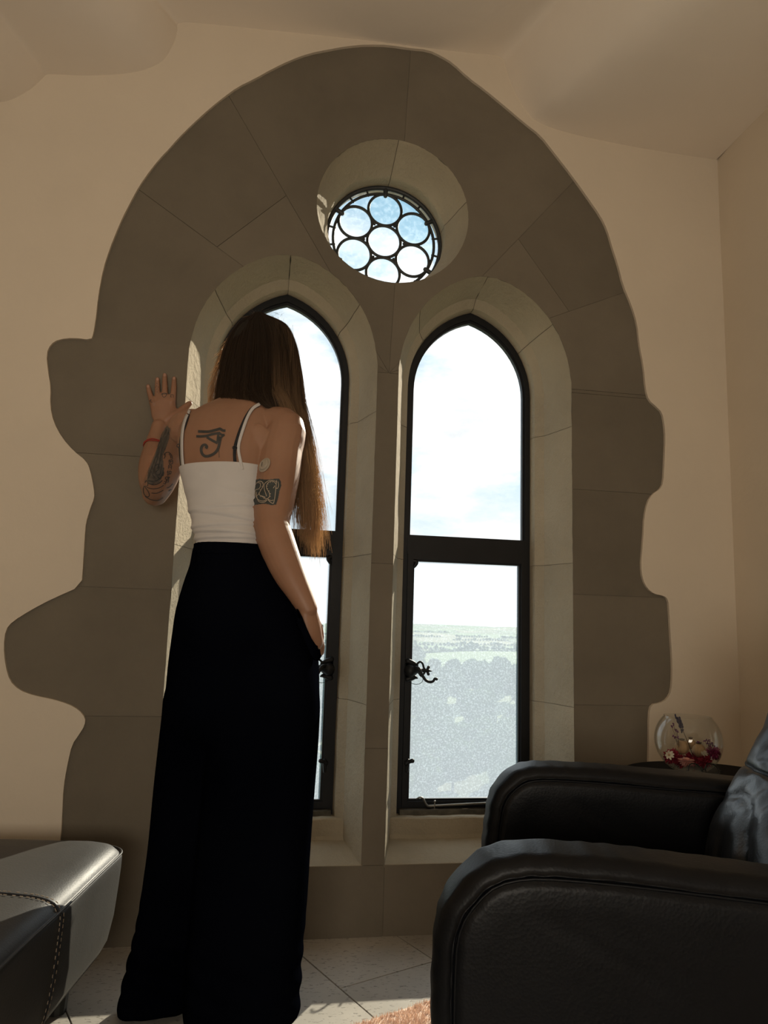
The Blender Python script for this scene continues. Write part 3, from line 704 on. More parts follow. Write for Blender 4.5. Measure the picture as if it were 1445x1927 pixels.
# left arm: elbow down and out, forearm up the wall, palm flat on the stone
wc = lambda *q: tuple(W(*q))
tube(bm, [pc(378,800,-.178), pc(348,806,-.178), wc(328,845,-.235), wc(313,880,-.20), wc(301,908,-.165), wc(292,928,-.135)], [.040,.041,.0395,.040,.0395,.034], n=20, sub=4)
tube(bm, [wc(293,924,-.13), wc(287,902,-.105), wc(286,874,-.082), wc(291,842,-.055), wc(297,814,-.034), wc(299,803,-.028)], [.034,.036,.0345,.0285,.0225,.021], n=20, sub=4)
ell(bm, Vector(wc(292,936,-.145)), (.02, .016, .018))
YH = -.0175
def hp(x, y): return (260+x/12.04, 690+y/12.04)       # enlarged-crop coordinates to photo pixels
def fing(pts, rad):
    tube(bm, [tuple(W(*hp(x, y), Y)) for x, y, Y in pts], rad, n=12, sub=4)
tube(bm, [wc(299,806,-.030), wc(*hp(545,1250), -.024), wc(*hp(560,1100), -.0195), wc(*hp(575,960), -.0165), wc(*hp(580,860), -.016)], [.0205,.0255,.0325,.0355,.034], n=20, sub=4, flat=.42, ref=(0, 1, 0))
fing([(400,1050,-.018),(335,850,-.0165),(290,700,-.014),(250,560,-.011),(225,440,-.0095)], [.011,.0098,.0082,.0075,.0062])
fing([(478,1000,-.018),(446,800,-.0175),(438,620,-.0145),(434,430,-.011),(436,280,-.0095)], [.0112,.0094,.0080,.0075,.0064])
fing([(590,1000,-.018),(602,780,-.018),(604,570,-.0155),(602,370,-.0115),(600,190,-.0095)], [.0115,.0098,.0085,.0079,.0066])
fing([(702,1000,-.018),(768,800,-.0175),(792,630,-.015),(808,440,-.0115),(815,265,-.0095)], [.0115,.0102,.0087,.0080,.0066])
fing([(640,1220,-.022),(800,1115,-.020),(930,1035,-.016),(1060,930,-.011),(1165,835,-.0085)], [.0145,.0145,.0118,.0110,.0082])
for x, y in ((345,830),(458,790),(598,770),(757,795)): ell(bm, Vector(wc(*hp(x, y), -.023)), .0075)
# shoulder blades and spine relief
ell(bm, Vector(pc(382,835,-.272)), (.029, .013, .045)); ell(bm, Vector(pc(485,838,-.262)), (.032, .012, .05))
ell(bm, Vector(pc(430,768,-.192)), (.05, .022, .02))
ell(bm, Vector(pc(537,812,-.19)), (.045, .042, .041)); ell(bm, Vector(pc(347,810,-.184)), (.040, .038, .037))
# chest
for x in (392, 462): ell(bm, Vector(pc(x,905,-.165)), (.046, .045, .046))
# head: skull, jaw, nose, lips, brow, ears (bowed towards the pane)
hc = PR(489, 676, .03)
KH = .90
rotH = Matrix.Rotation(R(-16), 3, 'Z') @ Matrix.Rotation(R(-18), 3, 'X')
def hl(x, y, z): return hc + rotH @ Vector((x, y, z))*KH
def el2(c, r, *q):
    ell(bm, c, tuple(v*KH for v in r) if not np.isscalar(r) else r*KH, *q)
el2(hl(0, -.012, .015), (.070, .088, .090), rotH, 24, 16); el2(hl(0, .028, -.05), (.052, .056, .062), rotH, 20, 12)
el2(hl(0, .058, -.092), (.026, .022, .02), rotH); tube(bm, [tuple(hl(0, .078, .002)), tuple(hl(0, .094, -.024)), tuple(hl(0, .098, -.036))], [.007, .009, .011], n=10, sub=3)
for s in (-1, 1):
    el2(hl(s*.01, .094, -.04), .006); el2(hl(s*.03, .074, .014), (.022, .008, .006), rotH); el2(hl(s*.042, .056, -.03), (.018, .016, .018), rotH)
    el2(hl(s*.072, -.002, -.02), (.008, .016, .028), rotH); el2(hl(s*.068, .004, -.040), (.007, .010, .012), rotH)
el2(hl(0, .083, -.058), (.020, .007, .0045), rotH); el2(hl(0, .081, -.067), (.018, .007, .005), rotH)
tube(bm, [tuple(PR(462, 752, -.135)), tuple(hl(0, -.03, -.05))], [.041, .040], n=20, sub=1)
# legs and feet inside the trousers
def leg(hipx, knee, ankle, toe):
    tube(bm, [hipx, knee, ankle], [.062, .052, .034], n=20, sub=5)
    tube(bm, [(ankle[0], ankle[1]-.025, .035), (ankle[0], ankle[1]+.05, .04), toe], [.034, .034, .022], n=16, sub=4, flat=.75, ref=(0, 0, 1))
    for k in range(5): tube(bm, [(toe[0]+(k-2)*.017, toe[1]-.01, .018), (toe[0]+(k-2)*.018, toe[1]+.022-abs(k-1.4)*.005, .013)], [.011, .009], n=8, sub=1)
leg(pc(410,1215,-.30), (-.09, -.37, .45), (-.12, -.30, .07), (-.135, -.14, .022)); leg(pc(490,1215,-.30), (.06, -.46, .45), (.055, -.43, .07), (.075, -.27, .022))
body_me = remesh(bm, .0022, 9, .5)
body = link('body', body_me, M_skin, person, smooth=True)
bvh = BVHTree.FromPolygons([v.co[:] for v in body_me.vertices], [p.vertices[:] for p in body_me.polygons])
for s in (-1, 1):
    bm = bmesh.new(); ell(bm, hl(s*.03, .066, .002), .0115, seg=16, ringn=10); e = bmobj('eye', bm, simple('eye_white', (.75, .72, .68), .2) if s < 0 else bpy.data.materials['eye_white'], body, smooth=True)

# --- drawing on the body: strips laid on the skin surface
def hit(x, y, tree=None, off=.0008):
    d = ray(x, y).normalized(); r = (tree or bvh).ray_cast(CAM, d)
    if r[0] is None: return None
    return r[0]-d*off*.6 + r[1]*off*.6
def strip(V, F, pts, wd, off=.0008, tree=None, step=1.0, curve=True, taper=False):
    P = catmull([(x, y) for x, y in pts], 8) if curve and len(pts) > 2 else [np.array(p, float) for p in pts]
    Q = [P[0]]
    for a, b in zip(P[:-1], P[1:]):
        n = max(1, int(np.linalg.norm(b-a)/step)); Q += [a+(b-a)*(k+1)/n for k in range(n)]
    prev = None; m = len(Q)
    for i, q in enumerate(Q):
        t = Q[min(i+1, m-1)]-Q[max(i-1, 0)]; ln = np.linalg.norm(t); t = t/ln if ln > 0 else np.array((1, 0))
        nn = np.array((-t[1], t[0])); ww = wd/2
        if taper: ww *= .35+.65*math.sin(math.pi*min(1, max(0, i/(m-1))))**.5
        cols = [hit(*(q+nn*ww*s), tree=tree, off=off) for s in (-1, 0, 1)]
        if any(c is None for c in cols): prev = None; continue
        ids = list(range(len(V), len(V)+3)); V += cols
        if prev and (V[prev[1]]-cols[1]).length < .02: F.append((prev[0], prev[1], ids[1], ids[0])); F.append((prev[1], prev[2], ids[2], ids[1]))
        prev = ids
def strokes(name, lst, mat, parent, off=.0008, tree=None, **kw):
    V, F = [], []
    for pts, wd in lst: strip(V, F, pts, wd, off, tree, **kw)
    return mesh(name, V, F, mat, parent, smooth=True)
z3 = lambda L_: [(330+x/7.605, 760+y/7.605) for x, y in L_]
strokes('back_tattoo', [
    (z3([(325,395),(400,398),(480,398),(560,380),(650,355)]), 5.0), (z3([(640,358),(680,382),(718,385)]), 5.0),
    (z3([(300,465),(380,466),(460,455),(540,432),(640,418)]), 4.6), (z3([(630,420),(665,445),(705,448)]), 4.4),
    (z3([(450,478),(530,525),(605,565)]), 4.8), (z3([(618,430),(608,500),(604,565)]), 4.6), (z3([(705,445),(660,480),(640,520)]), 3.2),
    (z3([(648,470),(632,560),(612,640),(570,700),(500,740),(430,750),(385,715),(370,650),(390,600),(430,588),(450,615),(436,640)]), 5.2),
    (z3([(630,480),(622,600),(627,770)]), .9)], M_ink, body, .0009)
z4 = lambda L_: [(450+x/8.5, 820+y/8.5) for x, y in L_]
V, F = [], []          # dark block of the upper-arm tattoo
poly = z4([(236,740),(262,705),(330,690),(400,700),(480,700),(560,690),(640,688),(665,730),(672,800),(645,880),(622,1000),(590,1100),(520,1112),(460,1095),(390,1085),(300,1100),(236,1110),(232,900)])
def pin(p, P):
    c = False; j = len(P)-1
    for i in range(len(P)):
        if (P[i][1] > p[1]) != (P[j][1] > p[1]) and p[0] < (P[j][0]-P[i][0])*(p[1]-P[i][1])/(P[j][1]-P[i][1])+P[i][0]: c = not c
        j = i
    return c
def fill(V, F, poly, st=.8, off=.0006):
    xs = [p[0] for p in poly]; ys = [p[1] for p in poly]; grid = {}
    nx, ny = int((max(xs)-min(xs))/st)+1, int((max(ys)-min(ys))/st)+1
    for i in range(nx):
        for j in range(ny):
            x, y = min(xs)+i*st, min(ys)+j*st
            if not pin((x+st/2, y+st/2), poly): continue
            q = []
            for a, b in ((i, j), (i+1, j), (i+1, j+1), (i, j+1)):
                if (a, b) not in grid:
                    h = hit(min(xs)+a*st, min(ys)+b*st, off=off); grid[(a, b)] = None if h is None else len(V)
                    if h is not None: V.append(h)
                q.append(grid[(a, b)])
            if None not in q: F.append(tuple(q))
fill(V, F, poly)
arm_t = mesh('arm_tattoo', V, F, M_ink3, body, smooth=True)
snake = [[(300,740),(350,730),(385,760),(380,820),(345,880),(325,940),(370,975),(440,1010),(480,985),(490,940),(470,890),(445,850),(440,800),(465,755),(520,730),(565,745),(585,775)],
         [(262,790),(285,755),(335,758),(345,800),(320,850),(265,870),(262,930),(290,1000),(330,1035),(390,1045),(440,1020)],
         [(280,900),(285,970),(320,1055),(400,1065),(450,1030)], [(400,800),(405,860),(425,920),(440,970)], [(400,800),(410,770),(450,735),(500,715),(560,722),(605,745)],
         [(600,712),(590,800),(580,900),(565,1020),(545,1090)], [(470,1020),(510,1040),(550,1030)], [(460,1025),(500,1065),(545,1090)], [(620,735),(630,800),(610,845),(590,835)],
         [(545,840),(560,820),(570,800)], [(330,930),(290,960),(285,1000)], [(350,960),(420,985)]]
ticks = []
for t in np.linspace(.08, .92, 16):
    c = catmull(snake[0], 6); i = int(t*(len(c)-2)); d = c[i+1]-c[i]; d = d/np.linalg.norm(d); n_ = np.array((-d[1], d[0]))*17; ticks.append([tuple(c[i]-n_*.1), tuple(c[i]+n_*1.1)])
strokes('snake_lines', [(z4(s), 1.0) for s in snake]+[(z4(s), .8) for s in ticks], M_lightskin, arm_t, .0013)
z2 = lambda L_: [(250+x/11.34, 790+y/11.34) for x, y in L_]
V, F = [], []
fill(V, F, z2([(740,130),(800,200),(770,420),(700,620),(640,760),(650,950),(660,1150),(560,1340),(420,1380),(330,1360),(300,1290),(330,1090),(400,930),(470,760),(530,540),(600,330),(680,190)]), 1.0, .0006)
sl = mesh('sleeve_tattoo', V, F, M_ink2, body, smooth=True)
lines = [[(720,200),(650,380),(560,640),(520,850),(470,1000),(440,1150)], [(760,250),(700,450),(620,640),(590,800),(560,950),(520,1050)], [(620,380),(560,520),(500,760),(430,940),(370,1120),(330,1250)],
         [(480,980),(540,950),(550,1050),(490,1120),(520,1180),(580,1150),(600,1060),(620,950)], [(330,1300),(420,1310),(520,1290),(600,1220),(640,1120),(660,1020)], [(340,1360),(450,1385),(560,1350),(630,1290)],
         [(520,1200),(560,1240),(600,1260)], [(400,1100),(430,1180),(470,1230)], [(640,1080),(660,1130),(640,1200)], [(660,760),(690,710),(760,690),(820,740),(850,830)], [(690,720),(690,780),(660,830)],
         [(260,1340),(290,1300),(320,1330),(310,1410),(250,1420),(225,1480),(240,1580),(300,1640),(350,1620),(340,1550),(290,1470),(250,1420)], [(260,1630),(360,1690),(480,1720),(560,1710),(640,1660)],
         [(300,1440),(420,1470),(560,1450),(660,1390)], [(400,1560),(520,1560),(650,1500)], [(720,1450),(780,1430),(850,1360)], [(760,1520),(820,1480)], [(650,470),(600,600)], [(560,560),(500,820)], [(700,350),(660,470)]]
letters = [[(770,860),(840,850),(845,930),(785,940),(770,860)], [(800,870),(810,920)], [(775,880),(840,880)], [(770,960),(830,975)], [(765,960),(760,1040)], [(825,975),(815,1060)], [(760,1000),(820,1010)],
           [(720,1110),(760,1110)], [(745,1080),(740,1190)], [(780,1090),(815,1100),(805,1150),(775,1140),(780,1090)], [(775,1100),(765,1180)], [(690,1225),(740,1215),(745,1265),(700,1260),(690,1225)], [(750,1215),(790,1225)], [(770,1220),(760,1290)],
           [(700,1290),(760,1300),(740,1340)], [(720,1265),(710,1340)], [(650,1350),(690,1365),(700,1330),(670,1310)], [(770,720),(800,760),(815,820)]]
strokes('sleeve_lines', [(z2(s), 1.6 if i < 9 else 1.3) for i, s in enumerate(lines)]+[(z2(s), 1.25) for s in letters], M_ink, sl, .0012)
z1 = lambda L_: [hp(x, y) for x, y in L_]
ft = strokes('finger_tattoo', [(z1(s), .85) for s in ([(290,745),(265,780),(320,812)], [(280,770),(300,750)], [(545,610),(600,600),(640,615),(630,660),(585,695),(550,665),(545,610)], [(520,625),(660,612)], [(735,640),(790,640),(795,705)], [(740,645),(735,690)], [(735,690),(765,688)])]
        +[(z1([(x-8, y), (x+8, y+2)]), 1.1) for x, y in ((425,378),(418,435),(455,463),(425,508),(430,572),(405,465))], M_ink, body, .0007, step=.35); tag(ft, kind='stuff')
for x, y, rx, ry in ((222,430,3.0,2.4),(437,268,3.2,2.6),(600,172,3.4,2.8),(812,245,3.2,2.6)):
    cx, cy = hp(x, y+18); V, F = [], []
    fill(V, F, [(cx+rx*.8*math.cos(t), cy+ry*math.sin(t)) for t in np.linspace(0, 6.28, 18)], .45, .0006); mesh('fingernail', V, F, M_nail, body, smooth=True)
# glucose-type sensor disc with its ring on the right upper arm
sc_ = hit(*z4([(408, 470)])[0], off=0); nr = bvh.ray_cast(CAM, ray(*z4([(408, 470)])[0]).normalized())[1]
qz = nr.to_track_quat('Z', 'Y').to_matrix()
bm = bmesh.new(); G = []
for r, z in ((.0165, .0004), (.0165, .0012), (.0145, .0016), (.0125, .0014), (.0118, .0046), (.0105, .0056), (.0085, .0056), (.0075, .0050), (.001, .0050)):
    G.append([sc_ + qz @ Vector((r*.93*math.cos(t), r*1.05*math.sin(t), z)) for t in np.linspace(0, 2*math.pi, 33)[:-1]])
ring_loft(bm, G); sensor = bmobj('arm_sensor', bm, M_sensor, body, smooth=False); tag(sensor, 'round beige skin sensor patch on the right upper arm')
V, F = [], []; strip(V, F, z4([(392,430),(375,505)]), 1.0, .0075, step=.8); mesh('sensor_mark', V, F, M_ink2, sensor)

# --- camisole: a loft just outside the torso, with creases towards the waist
rows = [r for r in ease(TORSO, 26) if 884 <= r[0] <= 1042]
bm = bmesh.new(); G = []; n = 72
for i, r in enumerate(rows):
    ring = section(r[1], r[2], r[0], r[3], r[4], n=n, push=.0055); c = sum(ring, Vector())/n
    for k, p in enumerate(ring):
        d = (p-c).normalized(); u = (r[0]-885)/155.0
        f = .0030*u*math.sin(p.z*150+p.x*22+2*noise.noise(p*9))*max(0, noise.noise(Vector((p.x*7, p.y*7, p.z*16)))+.35)
        cx_ = (p.x-PR(430, 950, -.28).x)
        for (py0, sl, x0, wid, dep) in ((962, .10, .03, .09, .0030), (984, -.16, .02, .10, .0034), (1000, .06, -.02, .12, .0030), (1012, -.04, .01, .14, .0036), (1022, .03, 0, .2, .0030), (946, -.25, .05, .05, .0022)):
            zc_ = PR(430, py0, -.28).z+sl*(cx_-x0); f += dep*math.exp(-((cx_-x0)/wid)**2)*(math.exp(-((p.z-zc_-.005)/.004)**2)-math.exp(-((p.z-zc_)/.0032)**2))
        ring[k] = p+d*(f+.0022*u)
        if i < 6: ring[k] = ring[k]+d*.0012
    G.append(ring)
# neckline: dips at the middle of the back, rises at the straps
bm2 = bmesh.new()
lift = lambda x: .004*math.cos((x-PR(410, 888, -.3).x)*38)
V0 = [p+Vector((0, 0, .0)) for p in G[-1]] if G[-1][0].z > G[0][0].z else None
ring_loft(bm, G, cap=False)
top = bmobj('camisole', bm, M_white, person, smooth=True); tag(top, 'white camisole top')
mdf = top.modifiers.new('s', 'SOLIDIFY'); mdf.thickness = .0016; mdf.offset = 1
bm2.free()
camt = BVHTree.FromPolygons([v.co[:] for v in top.data.vertices], [p.vertices[:] for p in top.data.polygons])
hem = []; 
def band(name, pts, wpx, off, mat, parent):
    V, F = [], []; strip(V, F, pts, wpx, off, step=1.5); o = mesh(name, V, F, mat, parent, smooth=True)
    m_ = o.modifiers.new('s', 'SOLIDIFY'); m_.thickness = .0012; m_.offset = 0; return o
band('bra_strap', z3([(196,150),(150,300),(112,400),(85,500),(72,610),(74,720),(95,900),(102,1010)]), 3.6, .0020, M_blackstrap, person)
band('bra_strap', z3([(1190,25),(1120,55),(1050,130),(985,245),(920,400),(868,560),(850,650),(848,770),(868,960),(870,1000)]), 5.8, .0020, M_blackstrap, person)
band('camisole_strap', z3([(208,98),(150,225),(112,380),(101,560),(106,760),(128,990)]), 5.0, .0034, M_white, top)
band('camisole_strap', z3([(1205,10),(1112,70),(1040,180),(974,350),(912,560),(905,680),(930,820),(960,950)]), 5.4, .0034, M_white, top)
for (x, y) in ((68, 605), (850, 637)):
    c = hit(330+x/7.605, 760+y/7.605, off=.004); bm = bmesh.new()
    if c is not None:
        tube(bm, [c+Vector((.0046*math.cos(t), -.0015, .0042*math.sin(t))) for t in np.linspace(0, 2*math.pi, 14)], .0009, n=6, sub=1); bmobj('strap_slider', bm, M_iron, person)
# --- bracelet
bm = bmesh.new(); cb = W(291.5, 840, -.054); ax = (W(297, 814, -.034)-W(286, 874, -.082)).normalized(); a1 = ax.orthogonal().normalized(); a2 = ax.cross(a1)
for q in (-.0022, .0022): tube(bm, [cb+ax*q+(a1*math.cos(t)+a2*math.sin(t))*.0300+ax*.001*math.sin(5*t+q*900) for t in np.linspace(0, 2*math.pi, 40)], .0017, n=6, sub=1)
o = bmobj('bracelet', bm, M_red, person, smooth=True); tag(o, 'thin red cord bracelet on the left wrist')

# --- trousers: hips and two wide legs, with hanging folds
HIP = [(1031,367,514,-.48,.097),(1060,361,530,-.49,.104),(1095,349,555,-.498,.108),(1150,332,580,-.512,.118),(1200,324,595,-.520,.124),(1250,317,601,-.522,.126),(1300,312,602,-.522,.124),(1350,306,601,-.515,.112),(1390,320,585,-.505,.085)]
LL = [(1230,340,460,-.50,.095),(1300,310,470,-.485,.118),(1350,303,468,-.465,.118),(1480,287,455,-.435,.115),(1600,276,440,-.405,.105),(1700,262,418,-.38,.095),(1790,243,396,-.355,.082),(1850,229,378,-.34,.072),(1880,222,364,-.335,.068),(1897,219,354,-.333,.064)]
RL = [(1230,405,592,-.542,.110),(1300,396,602,-.545,.118),(1350,392,602,-.54,.118),(1480,382,593,-.53,.118),(1600,368,584,-.505,.116),(1700,357,577,-.485,.114),(1790,349,569,-.465,.110),(1860,345,564,-.455,.106),(1897,343,562,-.45,.104),(1909,348,558,-.45,.096)]
def section_w(l, r, py, Y, hd, n=48, ex=2.5):
    l0, r0 = l, r
    for _ in range(4):
        out = section_wr(l, r, py, Y, hd, n, ex); xs = [pxx(p) for p in out]; l += l0-min(xs); r += r0-max(xs)
    return out
def section_wr(l, r, py, Y, hd, n, ex):
    a, b = W(l, py, Y), W(r, py, Y); c = (a+b)/2; hw = (b.x-a.x)/2
    return [c+Vector((hw*math.copysign(abs(math.cos(t))**(2/ex), math.cos(t)), hd*math.copysign(abs(math.sin(t))**(2/ex), math.sin(t)), 0)) for t in [2*math.pi*k/n for k in range(n)]]
bm = bmesh.new()
for T_ in (HIP, LL, RL): ring_loft(bm, [section_w(r[1], r[2], r[0], r[3], r[4]) for r in ease(T_, 4)])
tm = remesh(bm, .0055, 16, .5)
nv = len(tm.vertices); co = np.empty(nv*3); tm.vertices.foreach_get('co', co); co = co.reshape(-1, 3)
no = np.empty(nv*3); tm.vertices.foreach_get('normal', no); no = no.reshape(-1, 3)
top_z = PR(440, 1031, -.3).z; t = np.clip((top_z-co[:, 2])/top_z, 0, 1)
ph = np.array([noise.noise(Vector((c[0]*3, c[1]*3, c[2]*1.3))) for c in co]); ph2 = np.array([noise.noise(Vector((c[0]*9, c[1]*9, c[2]*3.5))) for c in co])
wv = np.sin(co[:, 0]*42+co[:, 1]*20+ph*5)*.5+np.sin(co[:, 0]*85-co[:, 1]*40+ph*7)*.3
amp = .0015+.0055*t**1.2
kn = np.exp(-((t-.88)/.10)**2)*np.sin(co[:, 2]*120+co[:, 0]*60+ph*6)*.0022
gather = np.exp(-(t/.05)**2)*np.sin(co[:, 0]*420)*.0016
side = np.abs(no[:, 1])
co += no*(wv*amp*(.35+.65*side)+ph2*.0035+kn+gather)[:, None]
co[:, 2] = np.maximum(co[:, 2], .008)
tm.vertices.foreach_set('co', co.ravel()); tm.update()
trousers = link('trousers', tm, M_trouser, person, smooth=True); tag(trousers, 'wide-legged floor-length black trousers')
# waistband and pocket edge
bm = bmesh.new(); G = []
for r in ease([(1029,365.5,515,-.480,.0995),(1036,365,516,-.482,.1005),(1050,362.5,521,-.487,.103)], 3):
    ring = section_w(r[1], r[2], r[0], r[3], r[4], n=120); c = sum(ring, Vector())/120
    G.append([p+(p-c).normalized()*.0013*math.sin(k*1.6) for k, p in enumerate(ring)])
ring_loft(bm, G, cap=False); wb = bmobj('waistband', bm, M_trouser, trousers, smooth=True); sm = wb.modifiers.new('s', 'SOLIDIFY'); sm.thickness = .002
trt = BVHTree.FromPolygons([v.co[:] for v in tm.vertices], [p.vertices[:] for p in tm.polygons])
# pocket mouth: a flap standing off the hip around the hand
bm = bmesh.new(); G = []
for k, (x, y, Y, gap) in enumerate(((558,1146,-.632,.004),(566,1160,-.637,.004),(574,1180,-.640,.004),(583,1200,-.638,.004),(592,1214,-.625,.003),(598,1216,-.605,.004),(603,1208,-.585,.005),(605,1192,-.57,.005),(605.5,1175,-.56,.004))):
    a = W(x, y, Y); G.append([a, a+Vector((.002, -.003, -.001)), W(x+1.5, y+26, Y+.002), W(x-1, y+27, Y+.006)])
ring_loft(bm, G, cap=False, close=False); pk = bmobj('pocket_edge', bm, M_trouser, trousers, smooth=True); sm = pk.modifiers.new('s', 'SOLIDIFY'); sm.thickness = .0025; sm.offset = 0

# --- hair: a dark under-mass and thousands of strands falling from the crown, swept to the right shoulder
GU = [0, .14, .32, .5, .66, .82, 1.0]
GP = [ # seven guides, left to right; 8 points (px, py, depth)
 [(477,592,-.095),(452,604,-.085),(432,632,-.075),(419,668,-.07),(412,705,-.075),(408,732,-.085),(405,752,-.09),(402,768,-.09)],
 [(479,590,-.125),(456,610,-.145),(440,645,-.17),(430,685,-.19),(424,720,-.203),(420,742,-.207),(419,756,-.205),(424,762,-.195)],
 [(482,588,-.145),(466,612,-.182),(457,650,-.208),(452,690,-.222),(449,722,-.228),(448,742,-.226),(454,755,-.218),(466,760,-.205)],
 [(485,588,-.15),(487,612,-.188),(488,650,-.212),(486,690,-.225),(484,722,-.229),(487,744,-.226),(500,760,-.215),(522,772,-.195)],
 [(488,588,-.15),(508,612,-.182),(518,650,-.203),(520,690,-.213),(521,722,-.214),(529,748,-.206),(546,800,-.150),(555,965,-.12)],
 [(492,589,-.135),(528,612,-.15),(546,650,-.162),(552,695,-.166),(555,740,-.162),(564,800,-.14),(573,880,-.14),(577,1015,-.15)],
 [(496,591,-.105),(538,612,-.10),(556,648,-.098),(565,695,-.095),(570,742,-.10),(577,800,-.115),(589,890,-.13),(600,1035,-.14)]]
HS = [.135, .130, .112, .086, .050, .018, .0, .0]      # the head hangs forward of the shoulders
GW = np.array([[tuple(PR(p[0], p[1], p[2]+h)) for p, h in zip(g, HS)] for g in GP])
def guide(u):
    return np.array([[np.interp(u, GU, GW[:, k, d]) for d in range(3)] for k in range(8)])
HC = np.array(hc)
def strand_mesh(name, strands, mat, parent):
    """strands: list of (points Nx3, radius, tone0, tone1)"""
    V, F, T_ = [], [], []; base = 0
    for P, r0, ta, tb in strands:
        n = len(P); tang = np.gradient(P, axis=0); tang /= np.linalg.norm(tang, axis=1)[:, None]+1e-9
        a = np.cross(tang, (0.3, 1, .2)); a /= np.linalg.norm(a, axis=1)[:, None]+1e-9; b = np.cross(tang, a)
        rad = r0*np.linspace(1, .35, n)[:, None]
        ring = np.stack([P+rad*(a*math.cos(q)+b*math.sin(q)) for q in (0, 2.094, 4.189)], 1).reshape(-1, 3)
        V.append(ring); T_.append(np.repeat(np.linspace(ta, tb, n), 3))
        i = np.arange(n-1)[:, None]*3+base; k = np.arange(3)[None]; k2 = (k+1) % 3
        F.append(np.stack([i+k, i+k2, i+3+k2, i+3+k], -1).reshape(-1, 4)); base += 3*n
    V = np.concatenate(V); F = np.concatenate(F); T_ = np.concatenate(T_)
    me = bpy.data.meshes.new(name); me.vertices.add(len(V)); me.vertices.foreach_set('co', V.ravel())
    me.loops.add(F.size); me.loops.foreach_set('vertex_index', F.ravel()); me.polygons.add(len(F)); me.polygons.foreach_set('loop_start', np.arange(len(F))*4)
    me.update(calc_edges=True); at = me.attributes.new('tone', 'FLOAT', 'POINT'); at.data.foreach_set('value', T_)
    return link(name, me, mat, parent, smooth=True)
# under-mass
bm = bmesh.new(); us = np.linspace(0, 1, 40); G = []
for u in us:
    g = np.array(catmull(guide(u), 4)); g = g + (HC+np.array((0, .01, -.02))-g)*np.array([.07])
    fr = .97 if u < .55 else np.interp(u, [.55, .66, .8, 1], [.95, .80, .76, .72])
    ii = np.linspace(0, fr*(len(g)-1), 22); G.append([Vector([np.interp(q, range(len(g)), g[:, d]) for d in range(3)]) for q in ii])
ring_loft(bm, G, cap=False, close=False)
me = bpy.data.meshes.new('hair'); bm.to_mesh(me); bm.free(); at = me.attributes.new('tone', 'FLOAT', 'POINT'); at.data.foreach_set('value', [.05]*len(me.vertices))
hair = link('hair', me, M_hair, person, smooth=True); tag(hair, 'long brown hair, fair at the ends, hanging over the right shoulder')
sm = hair.modifiers.new('s', 'SOLIDIFY'); sm.thickness = .004; sm.offset = 0
# crown and front of the head
bm = bmesh.new(); ell(bm, hl(0, -.006, .028), (.076, .088, .088), rotH, 28, 18)
for v in [v for v in bm.verts if (rotH.inverted() @ (v.co-hc)).y > .05 and (rotH.inverted() @ (v.co-hc)).z < .06]: bm.verts.remove(v)
me = bpy.data.meshes.new('hair_crown'); bm.to_mesh(me); bm.free(); at = me.attributes.new('tone', 'FLOAT', 'POINT'); at.data.foreach_set('value', [.05]*len(me.vertices))
link('hair_crown', me, M_hair, hair, smooth=True)
st = []
clump = rng.uniform(0, 1, 90); clump.sort()
for i in range(5200):
    u = rng.uniform(0, 1)
    if rng.uniform() < .36: u = rng.uniform(.64, 1)
    cu = clump[np.argmin(abs(clump-u))]
    g0, g1 = guide(u), guide(np.clip(u+(cu-u)*.75, 0, 1)); t8 = np.linspace(0, 1, 8)[:, None]
    g = g0*(1-t8)+g1*t8
    depth = rng.uniform(0, 1)**1.5
    g = g + (HC-g)*(depth*.08-.03)*np.linspace(.3, 1, 8)[:, None] + rng.normal(0, .0022, 3)*np.linspace(.2, 1.4, 8)[:, None]
    if u > .62:      # the long tress: thickness and waves
        g[5:] += rng.normal(0, 1, 3)*np.array((.007, .012, .004))*np.array((.6, 1.1, 1.5))[:, None]; g[7, 2] += rng.uniform(-.02, .09)
    P = np.array(catmull(list(g), 4 if u > .6 else 3)); n = len(P); s_ = np.linspace(0, 1, n)
    wa = rng.uniform(.0008, .0030)*s_**1.5*(1.4 if u > .6 else .7)
    P[:, 0] += wa*np.sin(s_*rng.uniform(9, 20)+cu*40); P[:, 1] += wa*np.cos(s_*rng.uniform(9, 20)+cu*40)
    end = .95 if u > .62 else .30
    tn = rng.uniform(.0, .35)+(.12 if u > .6 else 0)+.3*(noise.noise(Vector((cu*30, 0, 0)))+.2)
    st.append((P, rng.uniform(.0003, .00055), max(0, tn*.6), float(np.clip(tn+end*rng.uniform(.5, 1.1), 0, 1))))
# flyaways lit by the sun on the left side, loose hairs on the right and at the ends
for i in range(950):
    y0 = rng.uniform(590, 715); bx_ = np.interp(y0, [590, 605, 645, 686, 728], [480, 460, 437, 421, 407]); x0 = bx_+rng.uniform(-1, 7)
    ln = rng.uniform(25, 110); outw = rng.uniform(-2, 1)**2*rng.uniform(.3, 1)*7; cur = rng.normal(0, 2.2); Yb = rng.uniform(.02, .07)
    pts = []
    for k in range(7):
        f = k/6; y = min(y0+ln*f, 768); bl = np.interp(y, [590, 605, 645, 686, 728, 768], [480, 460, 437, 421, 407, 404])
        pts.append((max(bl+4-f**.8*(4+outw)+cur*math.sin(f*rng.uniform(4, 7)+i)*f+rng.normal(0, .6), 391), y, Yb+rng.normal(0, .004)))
    st.append((np.array(catmull([tuple(PR(*p)) for p in pts], 4)), rng.uniform(.0005, .00095), .8, 1.0))
